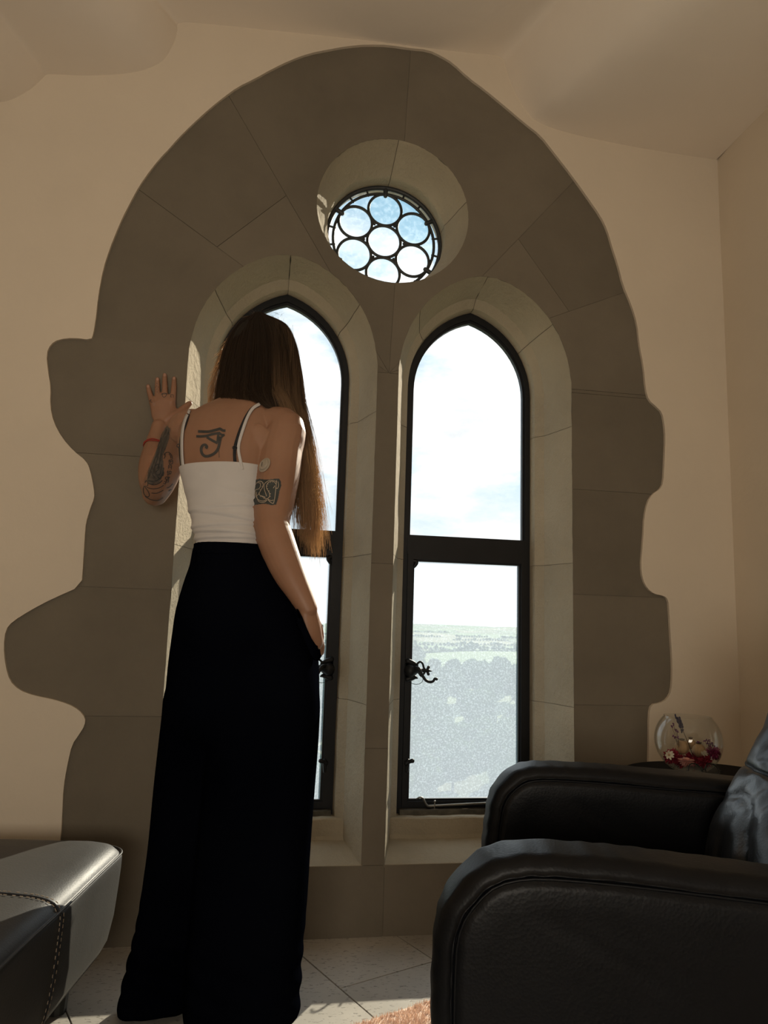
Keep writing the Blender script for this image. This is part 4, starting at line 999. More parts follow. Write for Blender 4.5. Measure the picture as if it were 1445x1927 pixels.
for i in range(70):
    y0 = rng.uniform(592, 700); x0 = np.interp(y0, [590, 605, 645, 686, 728], [478, 458, 434, 418, 404]); ln = rng.uniform(8, 26); a = rng.uniform(-1.5, .2)
    pts = [(x0+ln*k/4*math.sin(a)+rng.normal(0, .8), y0+ln*k/4*math.cos(a)+rng.normal(0, .8), .05) for k in range(5)]
    st.append((np.array(catmull([tuple(PR(*p)) for p in pts], 3)), rng.uniform(.00035, .0006), .7, 1.0))
for i in range(220):
    y0 = rng.uniform(600, 980); x0 = np.interp(y0, [598, 612, 648, 695, 742, 800, 890, 1030], [510, 538, 556, 565, 570, 577, 588, 598])
    a = rng.uniform(-.4, 1.1); ln = rng.uniform(15, 60); cv = rng.normal(0, .5)
    pts = [(x0-2+ln*k/4*math.sin(a*.5)*.55+cv*k*k*.5, y0+ln*k/4*math.cos(a*.5)*(1 if y0 > 650 or rng.uniform() < .5 else -.3), -.10+rng.normal(0, .004)) for k in range(5)]
    st.append((np.array(catmull([tuple(PR(*p)) for p in pts], 3)), rng.uniform(.00022, .00040), .2, .85))
for i in range(60):
    x0, y0 = rng.uniform(470, 530), rng.uniform(588, 600); a = rng.uniform(-1.2, 1.2); ln = rng.uniform(5, 18)
    pts = [(x0+ln*k/3*math.sin(a)+rng.normal(0, .6), y0-ln*k/3*math.cos(a)*.8+abs(k-1.5)*.8, .0) for k in range(4)]
    st.append((np.array(catmull([tuple(PR(*p)) for p in pts], 3)), .00022, .2, .8))
sm_ = strand_mesh('hair_strands', st, M_hair, hair); tag(sm_, kind='stuff')

# ================================================================== FURNITURE
def WP(x, y, p0, nrm):
    d = ray(x, y); t = (Vector(p0)-CAM).dot(nrm)/d.dot(nrm); return CAM+d*t
# --- rug with short pile
rug = empty('rug', (.6, -1.1, 0)); tag(rug, 'terracotta pink short-pile rug under the black armchair, lit by the sun', 'rug')
r0 = WZ(667, 1927, .008); rc = Vector((r0.x, r0.y))-dB*.055
RWd, RLn = .66, 1.5
def rugp(s, t): q = rc+dB*s+dA*t; return q
bm = bmesh.new(); rad = .03; per = []
for (cx, cy, a0) in ((rad, rad, 180), (RWd-rad, rad, 270), (RWd-rad, RLn-rad, 0), (rad, RLn-rad, 90)):
    for k in range(7):
        a = R(a0+15*k); per.append((cx+rad*math.cos(a), cy+rad*math.sin(a)))
def rg(inset, z):
    return [Vector((*rugp(s+(RWd/2-s)*inset, t+(RLn/2-t)*inset), z)) for s, t in per]
ring_loft(bm, [rg(0, .001), rg(0, .006), rg(.006, .008)]); M_rug = simple('terracotta_wool', (.92, .66, .54), .95, var=.2, scale=60, bump=.5, bscale=250, bdist=.003)
bmobj('woven_base', bm, M_rug, rug)
V, F = [], []
for i in range(15000):
    s, t = rng.uniform(.004, .62), abs(rng.normal(0, .28))+.003
    if t > RLn-.01: continue
    q = rugp(s, t); h = rng.uniform(.006, .010); a = rng.uniform(0, 6.28); lx, ly = rng.normal(0, .002, 2); w_ = .0011
    b_ = len(V); V += [(q.x+w_*math.cos(a+k*2.094), q.y+w_*math.sin(a+k*2.094), .0075) for k in range(3)]+[(q.x+lx, q.y+ly, .0075+h)]
    F += [(b_, b_+1, b_+3), (b_+1, b_+2, b_+3), (b_+2, b_, b_+3)]
tag(mesh('pile', V, F, M_rug, rug), kind='stuff')

# --- low leather seat at the left edge
sofa = empty('leather_bench', (-.75, -.95, 0)); tag(sofa, 'low black leather bench at the left edge, streaked by sunlight', 'bench')
C0 = Vector((-.272, -.225)); e1 = Vector((-.145, -.99)).normalized(); e2 = Vector((-.99, .145)).normalized()
SL, SW = 1.75, .95
def rrect(inset, z, r=.06, n=8, dense=26):
    P = []; x0, y0, x1, y1 = inset, inset, SL-inset, SW-inset
    cs = ((x1-r, y1-r, 0), (x0+r, y1-r, 90), (x0+r, y0+r, 180), (x1-r, y0+r, 270))
    pts = []
    for cx, cy, a0 in cs: pts += [(cx+r*math.cos(R(a0+90*k/n)), cy+r*math.sin(R(a0+90*k/n))) for k in range(n+1)]
    out = []
    for a, b in zip(pts, pts[1:]+pts[:1]):
        d = math.dist(a, b); m = max(1, int(d/.06))
        out += [(a[0]+(b[0]-a[0])*k/m, a[1]+(b[1]-a[1])*k/m) for k in range(m)]
    return [Vector((*(C0+e1*s+e2*t), z)) for s, t in out]
def same(inset, z, ref):
    """ring matching ref's point count, shrunk towards the middle line"""
    c = C0+e1*SL/2+e2*SW/2; out = []
    for p in ref:
        d = Vector((p.x-c.x, p.y-c.y)); s = d.dot(e1); t = d.dot(e2)
        s *= 1-inset/(SL/2); t *= 1-inset/(SW/2); q = c+e1*s+e2*t
        zz = z + .0035*noise.noise(Vector((q.x*5, q.y*5, z*3))); out.append(Vector((q.x, q.y, zz)))
    return out
ref = rrect(0, 0); bm = bmesh.new()
prof = [(.075, .098), (.040, .100), (.026, .106), (.014, .13), (.006, .18), (.002, .24), (0, .28), (.0, .300), (.002, .3065), (.006, .3085), (.007, .3095), (.008, .3115), (.016, .321), (.032, .328), (.06, .333), (.12, .337), (.22, .339), (.33, .340), (.45, .340)]
ring_loft(bm, [same(i, z, ref) for i, z in prof]); bmobj('upholstery', bm, M_leather2, sofa, smooth=True)
bm = bmesh.new(); q = same(.001, .3095, ref); tube(bm, [tuple(v) for v in q+[q[0]]], .0024, n=8, sub=1, caps=False); bmobj('piping', bm, M_leather2, sofa, smooth=True)
# stitched cross seam over the top and down the side
def seam_path(s, off=.001):
    P = []
    for (i, z) in prof[1:][::-1]:
                tt = SW/2*(i/(SW/2)); P.append(Vector((*(C0+e1*s+e2*tt), z+off*(1 if z > .318 else 0)))-Vector((*(e2*off*(1 if z < .325 else 0)), 0)))
    return P
s0 = .38
bm = bmesh.new(); tube(bm, [tuple(p) for p in seam_path(s0, .0003)], .0022, n=6, sub=3); bmobj('seam', bm, M_blackstrap, sofa, smooth=True)
bm = bmesh.new()
for ds in (-.008, .008):
    P = [Vector(p) for p in catmull([tuple(v) for v in seam_path(s0+ds, .0012)], 8)]
    acc = 0; last = P[0]
    for a in P[1:]:
        acc += (a-last).length; 
        if acc > .0085:
            d = (a-last).normalized(); tube(bm, [tuple(a-d*.0028), tuple(a+d*.0022)], .0008, n=5, sub=1); acc = 0
        last = a
tag(bmobj('stitching', bm, M_thread, sofa), kind='stuff')
for s, t in ((.1, .1), (SL-.1, .1), (.1, SW-.1), (SL-.1, SW-.1)):
    c = C0+e1*s+e2*t; bm = bmesh.new(); tube(bm, [(c.x, c.y, .002), (c.x, c.y, .104)], [.022, .03], n=14, sub=1, caps=False); bmobj('foot', bm, M_rubber, sofa)

# --- armchair
chair = empty('armchair', (.95, -1.0, 0)); tag(chair, 'black leather armchair in the right foreground, turned towards the window', 'armchair')
AB = Vector((math.cos(R(12)), -math.sin(R(12)), 0)); AN = Vector((math.sin(R(12)), math.cos(R(12)), 0)); UZ = Vector((0, 0, 1))
def arm(pts_px, p0, thick, back_u, z_lo, name, visible_in):
    p0 = Vector((p0[0], p0[1], 0)); O = []
    for x, y in pts_px: q = WP(x, y, p0, AN); O.append(((q-p0).dot(AB), q.z))
    O = [tuple(v) for v in catmull(O, 8)]
    O = [(O[0][0]+.01, z_lo)] + [(O[0][0], z_lo+.03)] + O + [(back_u, O[-1][1]-.03), (back_u, z_lo)]
    # even resampling
    P = [np.array(v) for v in O]; seg = [np.linalg.norm(b-a) for a, b in zip(P, P[1:]+P[:1])]; tot = sum(seg); n = 420; Q = []
    i = 0; acc = 0
    for k in range(n):
        d = tot*k/n
        while acc+seg[i] < d: acc += seg[i]; i += 1
        t = (d-acc)/seg[i]; Q.append(P[i]*(1-t)+P[(i+1) % len(P)]*t)
    Q = np.array(Q); T_ = np.roll(Q, -3, 0)-np.roll(Q, 3, 0); T_ /= np.linalg.norm(T_, axis=1)[:, None]
    Nn = np.stack([T_[:, 1], -T_[:, 0]], 1); cen = Q.mean(0)
    if np.mean(np.sum(Nn*(Q-cen), 1)) < 0: Nn = -Nn
    for _ in range(6): Nn = (np.roll(Nn, 1, 0)+Nn+np.roll(Nn, -1, 0)); Nn /= np.linalg.norm(Nn, axis=1)[:, None]
    h = thick/2; rr = .020
    # profile across the slab: (depth, inset)
    pf = []
    for a in np.linspace(0, 90, 7): pf.append((-h+rr-rr*math.cos(R(a))*1.0+.004, rr*(1-math.sin(R(a)))))
    pf = [(-h-.001, .060), (-h-.002, .036), (-h+.0005, .027), (-h+.005, .0245), (-h+.004, .022), (-h+.0005, .020)]+pf+[(v[0]*-1, v[1]) for v in pf[::-1]]+[(h-.004, .022), (h-.005, .0245), (h-.0005, .027), (h+.002, .036), (h+.001, .060)]
    bm = bmesh.new(); rings = []
    for (dp, ins) in pf:
        ring = []
        for k in range(n):
            q = Q[k]; curve = math.exp(-((k/n-.17)/.10)**2)
            w_ = Vector((q[0]*8, q[1]*8, dp*10))
            ridge = .0007*math.sin(k*1.05+4*noise.noise(w_*2)+dp*50)*(.12+curve*1.0) if ins < .021 else .0006*math.sin(k*1.2)*curve
            ip = ins-ridge-.003*noise.noise(w_)
            p = q-Nn[k]*ip
            ring.append(p0+AB*p[0]+AN*dp+UZ*p[1])
        rings.append(ring)
    def cap(sgn):
        last = rings[0] if sgn < 0 else rings[-1]; out = []
        c = np.array([.35, .36])
        for f in (.12, .26, .45, .65, .85):
            ring = []
            for k in range(n):
                q = Q[k]-Nn[k]*.060; p = q*(1-f)+np.array([cen[0], cen[1]])*f
                d = .006*math.sin(math.pi*min(1, f*1.4)/1.4)*0+.004*noise.noise(Vector((p[0]*9, p[1]*6, sgn)))+.0025*noise.noise(Vector((p[0]*25, p[1]*9, sgn)))*math.exp(-f*3)
                ring.append(p0+AB*p[0]+AN*(sgn*(h+.002)+d)+UZ*p[1])
            out.append(ring)
        return out
    allr = cap(-1)[::-1]+rings+cap(1)
    ring_loft(bm, allr); o = bmobj(name, bm, M_leather, chair, smooth=True)
    bm = bmesh.new()
    P_ = [p0+AB*(Q[k]-Nn[k]*.0245)[0]-AN*(h-.0035)+UZ*(Q[k]-Nn[k]*.0245)[1] for k in range(0, n, 3)]
    tube(bm, [tuple(p) for p in P_+[P_[0]]], .0022, n=6, sub=1, caps=False); bmobj('piping', bm, M_leather, o, smooth=True)
    return o
NEAR0 = (.36, -1.20, .5); FAR0 = (.61, -.70, .5)
arm([(812,1960),(812,1927),(813,1850),(816,1770),(822,1722),(838,1680),(868,1640),(905,1609),(955,1593),(1020,1590),(1150,1601),(1300,1618),(1445,1637),(1600,1657),(1750,1680)], NEAR0, .10, .86, .10, 'armrest', True)
arm([(909,1640),(909,1600),(914,1535),(924,1490),(950,1456),(988,1437),(1060,1436),(1200,1447),(1370,1462),(1500,1476),(1640,1492)], FAR0, .10, .68, .10, 'armrest', True)
IN0 = Vector((FAR0[0], FAR0[1], 0))-AN*.055; WIDTH = .40
def cushion(prof_px, thick, name, creases, seedv, nose=.012, kn=46):
    O = [];
    for x, y in prof_px: q = WP(x, y, IN0, AN); O.append(((q-IN0).dot(AB), q.z))
    O = np.array([tuple(v) for v in catmull(O, 8)]); m = len(O)
    T_ = np.gradient(O, axis=0); T_ /= np.linalg.norm(T_, axis=1)[:, None]; Nn = np.stack([-T_[:, 1], T_[:, 0]], 1)
    if Nn[m//2, 0] > 0: Nn = -Nn
    bm = bmesh.new(); rings = []
    for j in range(kn+1):
        v = j/kn; e = 1-abs(2*v-1)**6; ring = []
        for side in (0, 1):
            idx = range(m) if side == 0 else range(m-1, -1, -1)
            for i in idx:
                s_ = i/(m-1); ee = e*(1-abs(2*s_-1)**10); p = O[i].copy()
                if side == 0:
                    w_ = Vector((v*2.2, s_*1.6, seedv)); d = 0
                    if creases:
                        a = (v*.8+s_*1.3)*6.5+2.2*noise.noise(w_*1.3); d = .010*(abs(math.sin(a))**.7-.6)*creases+.006*noise.noise(w_*3.1)*creases+.0025*noise.noise(w_*9)*creases
                        d -= .006*math.exp(-((v-.22-.10*s_)/.012)**2)*math.exp(-((s_-.35)/.18)**2)*creases
                    p = p+Nn[i]*(d*e-(1-ee)*.022+nose*ee-nose)
                else: p = p-Nn[i]*thick*(.35+.65*ee)
                ring.append(IN0+AB*p[0]-AN*(WIDTH*v)+UZ*p[1])
        rings.append(ring)
    ring_loft(bm, rings); o = bmobj(name, bm, M_cushion, chair, smooth=True)
    return o, rings
o, O = cushion([(1300,1720),(1297,1645),(1302,1595),(1318,1530),(1340,1480),(1366,1440),(1386,1416)], .10, 'back_cushion', 1.0, 2.0)
o2_, O2 = cushion([(1376,1440),(1378,1420),(1392,1394),(1408,1358),(1426,1315),(1450,1255),(1485,1190),(1535,1140)], .11, 'head_cushion', .6, 7.0)
bm = bmesh.new(); P_ = [tuple(r_[4]-AB*.002) for r_ in O2]
tube(bm, P_, .0045, n=10, sub=1); bmobj('piping', bm, M_leather, o2_, smooth=True)
# seat cushion, back shell and base
def cbox(name, u0, u1, v0, v1, z0, z1, bev, mat=M_leather):
    bm = bmesh.new(); vs_ = box(bm, (u0, v0, z0), (u1, v1, z1)); bmesh.ops.bevel(bm, geom=bm.edges[:], offset=bev, segments=5, profile=.5, affect='EDGES')
    for v in bm.verts: v.co = Vector((IN0.x, IN0.y, 0))+AB*v.co.x-AN*v.co.y+UZ*v.co.z
    return bmobj(name, bm, mat, chair, smooth=True)
cbox('seat_cushion', -.22, .36, .003, .397, .24, .40, .035); cbox('back_shell', .42, .62, -.04, .44, .10, .72, .04); cbox('base', -.16, .52, .01, .39, .05, .24, .02)
for u, v in ((-.12, .04), (-.12, .36), (.38, .04), (.38, .36)):
    c = Vector((IN0.x, IN0.y, 0))+AB*u-AN*v; bm = bmesh.new(); tube(bm, [(c.x, c.y, .018), (c.x, c.y, .055)], .022, n=14, sub=1, caps=False); bmobj('foot', bm, M_rubber, chair)

# --- round side table behind the armchair
TC = Vector((1.10, -.43, 0)); TZ = .5
tab = empty('side_table', tuple(TC)); tag(tab, 'round black side table between the armchair and the wall, holding a glass bowl', 'table')
bm = bmesh.new(); G = []
for r, z in ((.20, TZ-.022), (.216, TZ-.020), (.221, TZ-.012), (.220, TZ-.004), (.214, TZ)): G.append([TC+Vector((r*math.cos(t), r*math.sin(t), z)) for t in np.linspace(0, 2*math.pi, 65)[:-1]])
ring_loft(bm, G); bmobj('table_top', bm, M_blackwood, tab, smooth=False)
bm = bmesh.new(); tube(bm, [tuple(TC+UZ*.02), tuple(TC+UZ*.12), tuple(TC+UZ*.35), tuple(TC+UZ*(TZ-.03))], [.03, .022, .02, .035], n=20, sub=4, caps=False); bmobj('pedestal', bm, M_blackwood, tab, smooth=True)
bm = bmesh.new(); ring_loft(bm, [[TC+Vector((r*math.cos(t), r*math.sin(t), z)) for t in np.linspace(0, 2*math.pi, 49)[:-1]] for r, z in ((.15, .001), (.152, .008), (.14, .016), (.03, .024))]); bmobj('foot_disc', bm, M_blackwood, tab)

# mat, bowl and dried flowers
BC = WZ(1297, 1452, TZ+.004); BR = .080; bc = Vector((BC.x, BC.y, TZ+.004+BR*.93))
bm = bmesh.new(); vs_ = box(bm, (-.072, -.072, 0), (.072, .072, .0035)); bmesh.ops.bevel(bm, geom=bm.edges[:], offset=.0012, segments=2, affect='EDGES')
bmesh.ops.transform(bm, matrix=Matrix.Translation((BC.x-.008, BC.y, TZ+.0003)) @ Matrix.Rotation(R(52), 4, 'Z'), verts=bm.verts); tag(bmobj('table_mat', bm, M_blackwood), 'thin square black mat under the glass bowl', 'mat')
m, nt = new_mat('clear_glass'); tr = N(nt, 'ShaderNodeBsdfTransparent'); tr.inputs['Color'].default_value = (.965, .975, .975, 1); gl = N(nt, 'ShaderNodeBsdfGlossy', Roughness=.0); mx = N(nt, 'ShaderNodeMixShader'); L(nt, schlick(nt, .035), mx.inputs['Fac']); L(nt, tr.outputs[0], mx.inputs[1]); L(nt, gl.outputs[0], mx.inputs[2]); oo = N(nt, 'ShaderNodeOutputMaterial'); L(nt, mx.outputs[0], oo.inputs['Surface']); M_clear = m
bm = bmesh.new(); G = []
a_open = math.acos(.70)
angs_ = np.linspace(-math.pi/2+.38, math.pi/2-math.asin(.70), 26)
prof_ = [(BR*math.cos(a), BR*math.sin(a)) for a in angs_]
prof_ = [(.002, -BR*.93)]+[(r, max(z, -BR*.93)) for r, z in prof_]+[(prof_[-1][0]+.0008, prof_[-1][1]+.0016)]
inner = [(max(.001, r-.0022), z+(.0022 if z < -BR*.8 else 0)) for r, z in prof_[::-1]]
for r, z in prof_+inner: G.append([bc+Vector((r*math.cos(t), r*math.sin(t), z)) for t in np.linspace(0, 2*math.pi, 65)[:-1]])
ring_loft(bm, G); tag(bmobj('glass_bowl', bm, M_clear, smooth=True), 'round clear glass fishbowl of dried flowers on the side table', 'bowl')
def FP(x, y, dy=0.0):
    return W(x, y, BC.y+dy)
M_rose = simple('dried_red_flower', (.30, .014, .035), .8, var=.4, scale=120); M_mag = simple('dried_magenta_flower', (.34, .035, .13), .8, var=.4, scale=150); M_pur = simple('dried_purple_flower', (.13, .02, .11), .8, var=.3)
M_pink = simple('pink_strawflower', (.62, .27, .22), .7, var=.25, scale=90); M_wht = simple('ivory_petals', (.70, .62, .48), .7, var=.1); M_pod = simple('tan_seed_pod', (.42, .27, .14), .7, var=.25, scale=50); M_lav = simple('dark_lavender', (.022, .020, .05), .8, var=.4); M_stem = simple('dry_stem', (.10, .07, .045), .8)
def petal(bm, c, d, ln, wd, up):
    d = d.normalized(); sd_ = d.cross(up).normalized(); n_ = sd_.cross(d)
    V_ = [c, c+d*ln*.4+sd_*wd*.5, c+d*ln*.85+sd_*wd*.35+n_*ln*.06, c+d*ln+n_*ln*.1, c+d*ln*.85-sd_*wd*.35+n_*ln*.06, c+d*ln*.4-sd_*wd*.5]
    b_ = [bm.verts.new(v) for v in V_]; l_ = [bm.verts.new(v-n_*.0006) for v in V_]
    bm.faces.new(b_); bm.faces.new(l_[::-1])
    for k in range(6): bm.faces.new((b_[k], l_[k], l_[(k+1) % 6], b_[(k+1) % 6]))
def rv(): return Vector(rng.normal(0, 1, 3)).normalized()
def puff(name, c, r, mat, n, label, wd=.25, squash=.8):
    t = empty(name, tuple(c)); tag(t, label, 'dried flower', 'dried flowers in the glass bowl')
    bm = bmesh.new()
    for i in range(n):
        d = rv(); d.z *= squash; petal(bm, c+d*r*.15, d, r*rng.uniform(.7, 1.0), r*wd, rv())
    tag(bmobj('petals', bm, mat, t), kind='stuff')
    bm = bmesh.new(); ell(bm, c, r*.3, seg=10, ringn=6); bmobj('flower_heart', bm, mat, t, smooth=True); return t
puff('dried_flower', FP(1264,1424,.008), .021, M_rose, 150, 'deep red dried flower head at the left of the bowl, behind the white one')
puff('dried_flower', FP(1326,1432,-.006), .018, M_rose, 170, 'deep red dried flower head low on the right in the bowl', .25)
puff('dried_flower', FP(1303,1428,.02), .020, M_rose, 130, 'deep red dried flower head at the back of the bowl, between the tan pods')
puff('dried_flower', FP(1282,1432,.004), .018, M_rose, 120, 'small deep red dried flower head behind the pink strawflower')
puff('dried_flower', FP(1341,1417,.0), .019, M_mag, 190, 'fluffy magenta dried flower against the right side of the bowl', .12)
puff('dried_flower', FP(1325,1418,-.012), .009, M_wht, 40, 'tiny ivory dried flower at the right of the bowl, beside the magenta one', .3)
t = empty('strawflower', tuple(FP(1291,1438,-.045))); tag(t, 'pink strawflower with pointed petals at the front of the bowl', 'dried flower', 'dried flowers in the glass bowl')
c = FP(1291, 1429, -.040); bm = bmesh.new()
for lay, (el, ln) in enumerate(((4, .0165), (22, .0165), (40, .016), (58, .0155), (76, .015))):
    for k in range(18 if lay < 3 else 10):
        a = R(20*k+lay*9); d = Vector((math.cos(a)*math.cos(R(el)), math.sin(a)*math.cos(R(el)), -math.sin(R(el)))); petal(bm, c+d*.003, d, ln, .0034, d.cross(Vector((-math.sin(a), math.cos(a), 0))))
tag(bmobj('petals', bm, M_pink, t), kind='stuff'); bm = bmesh.new(); ell(bm, c+UZ*.0015, (.009, .009, .003), seg=12, ringn=8); bmobj('flower_heart', bm, M_pink, t, smooth=True)
t = empty('daisy', tuple(FP(1258,1421,-.02))); tag(t, 'ivory dried daisy with open petals at the left of the bowl', 'dried flower', 'dried flowers in the glass bowl')
c = FP(1258, 1420, -.03)
for k in range(8):
    a = R(45*k+10); bm = bmesh.new(); petal(bm, c, Vector((math.cos(a), -.35, math.sin(a)*.75)), .0135, .0062, Vector((0, -1, .3))); bmobj('petal', bm, M_wht, t)
bm = bmesh.new(); ell(bm, c+Vector((0, -.002, 0)), .003, seg=10, ringn=6); bmobj('flower_heart', bm, M_pod, t, smooth=True)
for (x, y, r, lb) in ((1283,1406,.0165,'larger tan ribbed seed pod left of the lavender stem in the bowl'), (1315,1412,.0155,'tan ribbed seed pod right of the lavender stem in the bowl'), (1300,1400,.012,'small pale seed pod at the back of the bowl')):
    c = FP(x, y, .006 if r > .013 else .03); t = empty('seed_pod', tuple(c)); tag(t, lb, 'seed pod', 'seed pods in the glass bowl'); bm = bmesh.new(); G = []
    for ph_ in np.linspace(-1.45, 1.3, 12):
        rr2 = r*math.cos(ph_); G.append([c+Vector((rr2*(1+.08*math.cos(9*q))*math.cos(q), rr2*(1+.08*math.cos(9*q))*math.sin(q), r*1.05*math.sin(ph_))) for q in np.linspace(0, 2*math.pi, 37)[:-1]])
    ring_loft(bm, G); bmobj('pod', bm, M_pod, t, smooth=True)
    bm = bmesh.new(); ring_loft(bm, [[c+Vector((q_*math.cos(q), q_*math.sin(q), r*1.02+dz)) for q in np.linspace(0, 2*math.pi, 17)[:-1]] for q_, dz in ((r*.3, 0), (r*.5, .003), (r*.1, .0045))]); bmobj('pod_crown', bm, M_stem, t)
t = empty('lavender_stem', tuple(FP(1303,1430,-.01))); tag(t, 'dark lavender sprig standing up out of the bowl', 'dried flower', 'dried flowers in the glass bowl')
bm = bmesh.new(); sp = [tuple(FP(1304,1424,-.005)), tuple(FP(1296,1401,-.008)), tuple(FP(1285,1375,-.010)), tuple(FP(1276,1352,-.010))]; tube(bm, sp, .0009, n=6, sub=4); bmobj('stem', bm, M_stem, t)
bm = bmesh.new(); cc_ = catmull(sp, 14); 
for k, p in enumerate(cc_[27:]):
    for j in range(7 if k > 5 else (2 if k % 3 == 0 else 0)):
        d = rv(); ell(bm, Vector(p)+d*.0042, (.0020, .0020, .0032), seg=6, ringn=5)
for j in range(5): ell(bm, FP(1270.5+j*.3, 1345.5+j*1.3, -.01), (.0018, .0018, .003), seg=6, ringn=5)
tag(bmobj('florets', bm, M_lav, t), kind='stuff')
def sprig(pts, lb, x0, y0):
    t = empty('berry_sprig', tuple(FP(x0, y0, .0))); tag(t, lb, 'dried flower', 'dried flowers in the glass bowl'); bs = bmesh.new(); bb = bmesh.new()
    for x, y, dy in pts:
        tube(bs, [tuple(FP(x0, y0)), tuple(FP((x+x0)/2+1, (y+y0)/2-2, dy/2)), tuple(FP(x, y, dy))], .0004, n=4, sub=3)
        for j in range(4): ell(bb, FP(x, y, dy)+rv()*.0026, .0016, seg=6, ringn=5)
    tag(bmobj('stems', bs, M_stem, t), kind='stuff'); tag(bmobj('buds', bb, M_pur, t), kind='stuff')
sprig([(1267,1363,.0),(1272,1373,.01),(1274,1377,-.01),(1268,1385,.0),(1271,1388,.008),(1276,1387,-.01),(1264,1367,.01)], 'purple budded sprig at the upper left of the bowl', 1277, 1415)
sprig([(1326,1394,.0),(1331,1393,.01),(1335,1394,-.01),(1331,1398,.0),(1337,1399,.01),(1341,1399,-.01),(1338,1404,.0),(1343,1404,.0),(1334,1402,.01),(1348,1408,.0),(1314,1397,.0)], 'purple budded sprig at the upper right of the bowl', 1335, 1425)
# spectacles lying in front of the bowl
g0 = WZ(1318, 1462, TZ+.002); t = empty('spectacles', (g0.x, g0.y, TZ)); tag(t, 'black round-rimmed spectacles on the side table, in front of the glass bowl', 'glasses')
gy = g0.y-.03
def rim(cx, r): return [Vector((cx+r*math.cos(q), gy+.010*math.sin(q)+.004, TZ+.003+r*.95+r*.95*math.sin(q))) for q in np.linspace(0, 2*math.pi, 40)]
c1, c2 = W(1311, 1455, gy).x, W(1343, 1455, gy).x; rl = (c2-c1)*.40
for i, cx in enumerate((c1, c2)):
    bm = bmesh.new(); tube(bm, [tuple(v) for v in rim(cx, rl)], .0013, n=8, sub=1, caps=False); bmobj('rim', bm, M_rubber, t, smooth=True)
    bm = bmesh.new(); P_ = rim(cx, rl*.97)[:-1]; bm.faces.new([bm.verts.new(v) for v in P_]); bmobj('lens', bm, M_clear, t)
bm = bmesh.new(); tube(bm, [(c1+rl*.92, gy+.006, TZ+rl*1.2), ((c1+c2)/2, gy+.002, TZ+rl*1.45), (c2-rl*.92, gy+.006, TZ+rl*1.2)], .0011, n=8, sub=4); bmobj('bridge', bm, M_rubber, t, smooth=True)
for cx, sg in ((c1, -1), (c2, 1)):
    bm = bmesh.new(); tube(bm, [(cx+sg*rl, gy+.004, TZ+rl*1.1), (cx+sg*(rl+.004), gy+.006, TZ+rl*1.15), (cx+sg*(rl+.001), gy+.012, TZ+rl*.9), (cx-sg*rl*.2, gy+.018, TZ+.006), (cx-sg*rl*1.2, gy+.02, TZ+.004)], [.0018, .0020, .0012, .0011, .0012], n=8, sub=4); bmobj('temple', bm, M_rubber, t, smooth=True)

# ================================================================== OUTSIDE
GZ = -34.0
def ground_z(x, y):
    d = math.hypot(x, y); n_ = noise.noise(Vector((x*.0023, y*.0023, .3)))*10 + noise.noise(Vector((x*.0006, y*.0006, 1.3)))*30*min(1, d/2500)
    hill = 20*math.exp(-(((x-150)/130)**2+((y-420)/170)**2))
    return GZ + n_ + hill - d*.006*0 - 10*min(1, d/900)
bm = bmesh.new(); ys = [3+q for q in list(np.linspace(0, 900, 46))+list(np.geomspace(950, 9000, 26))]; G = []
for y in ys: G.append([Vector((x, y, ground_z(x, y))) for x in np.linspace(-.9*y-60, 1.3*y+120, 70)])
ring_loft(bm, G, cap=False, close=False)
m, nt = new_mat('fields'); p = principled(nt, Roughness=.95); p.inputs['Specular IOR Level'].default_value = .05
t_ = N(nt, 'ShaderNodeTexCoord'); mp = N(nt, 'ShaderNodeMapping'); mp.inputs['Scale'].default_value = (.0045, .0022, .0); L(nt, t_.outputs['Object'], mp.inputs['Vector'])
vo = N(nt, 'ShaderNodeTexVoronoi', Scale=1.0); L(nt, mp.outputs[0], vo.inputs['Vector'])
sp_ = N(nt, 'ShaderNodeSeparateColor'); L(nt, vo.outputs['Color'], sp_.inputs[0])
fr_ = ramp(nt, sp_.outputs[0], [(.0, (.10, .16, .07)), (.4, (.15, .20, .10)), (.7, (.20, .20, .13)), (1.0, (.08, .12, .06))])
n_ = N(nt, 'ShaderNodeTexNoise', Scale=9.0, Detail=6.0); L(nt, mp.outputs[0], n_.inputs['Vector'])
hd_ = N(nt, 'ShaderNodeTexVoronoi', Scale=1.0, feature='DISTANCE_TO_EDGE'); L(nt, mp.outputs[0], hd_.inputs['Vector'])
hr = ramp(nt, hd_.outputs['Distance'], [(.03, (.25, .3, .25)), (.06, (1, 1, 1))]); mm = N(nt, 'ShaderNodeMixRGB', blend_type='MULTIPLY'); mm.inputs['Fac'].default_value = .8; L(nt, fr_.outputs[0], mm.inputs[1]); L(nt, hr.outputs[0], mm.inputs[2]); L(nt, mm.outputs[0], p.inputs['Base Color'])
tag(bmobj('ground', bm, m, smooth=True, normals=False), kind='structure')
def leaf_mat(name, a, b):
    m, nt = new_mat(name); p = N(nt, 'ShaderNodeBsdfDiffuse'); tl = N(nt, 'ShaderNodeBsdfTranslucent'); t = N(nt, 'ShaderNodeTexCoord'); oi = N(nt, 'ShaderNodeObjectInfo')
    n = N(nt, 'ShaderNodeTexNoise', Scale=.9, Detail=5.0); L(nt, t.outputs['Object'], n.inputs['Vector']); r = ramp(nt, n.outputs['Fac'], [(.3, a), (.7, b)]); L(nt, r.outputs[0], p.inputs['Color']); L(nt, r.outputs[0], tl.inputs['Color'])
    mx = N(nt, 'ShaderNodeMixShader'); mx.inputs['Fac'].default_value = .35; L(nt, p.outputs[0], mx.inputs[1]); L(nt, tl.outputs[0], mx.inputs[2]); o = N(nt, 'ShaderNodeOutputMaterial'); L(nt, mx.outputs[0], o.inputs['Surface']); return m
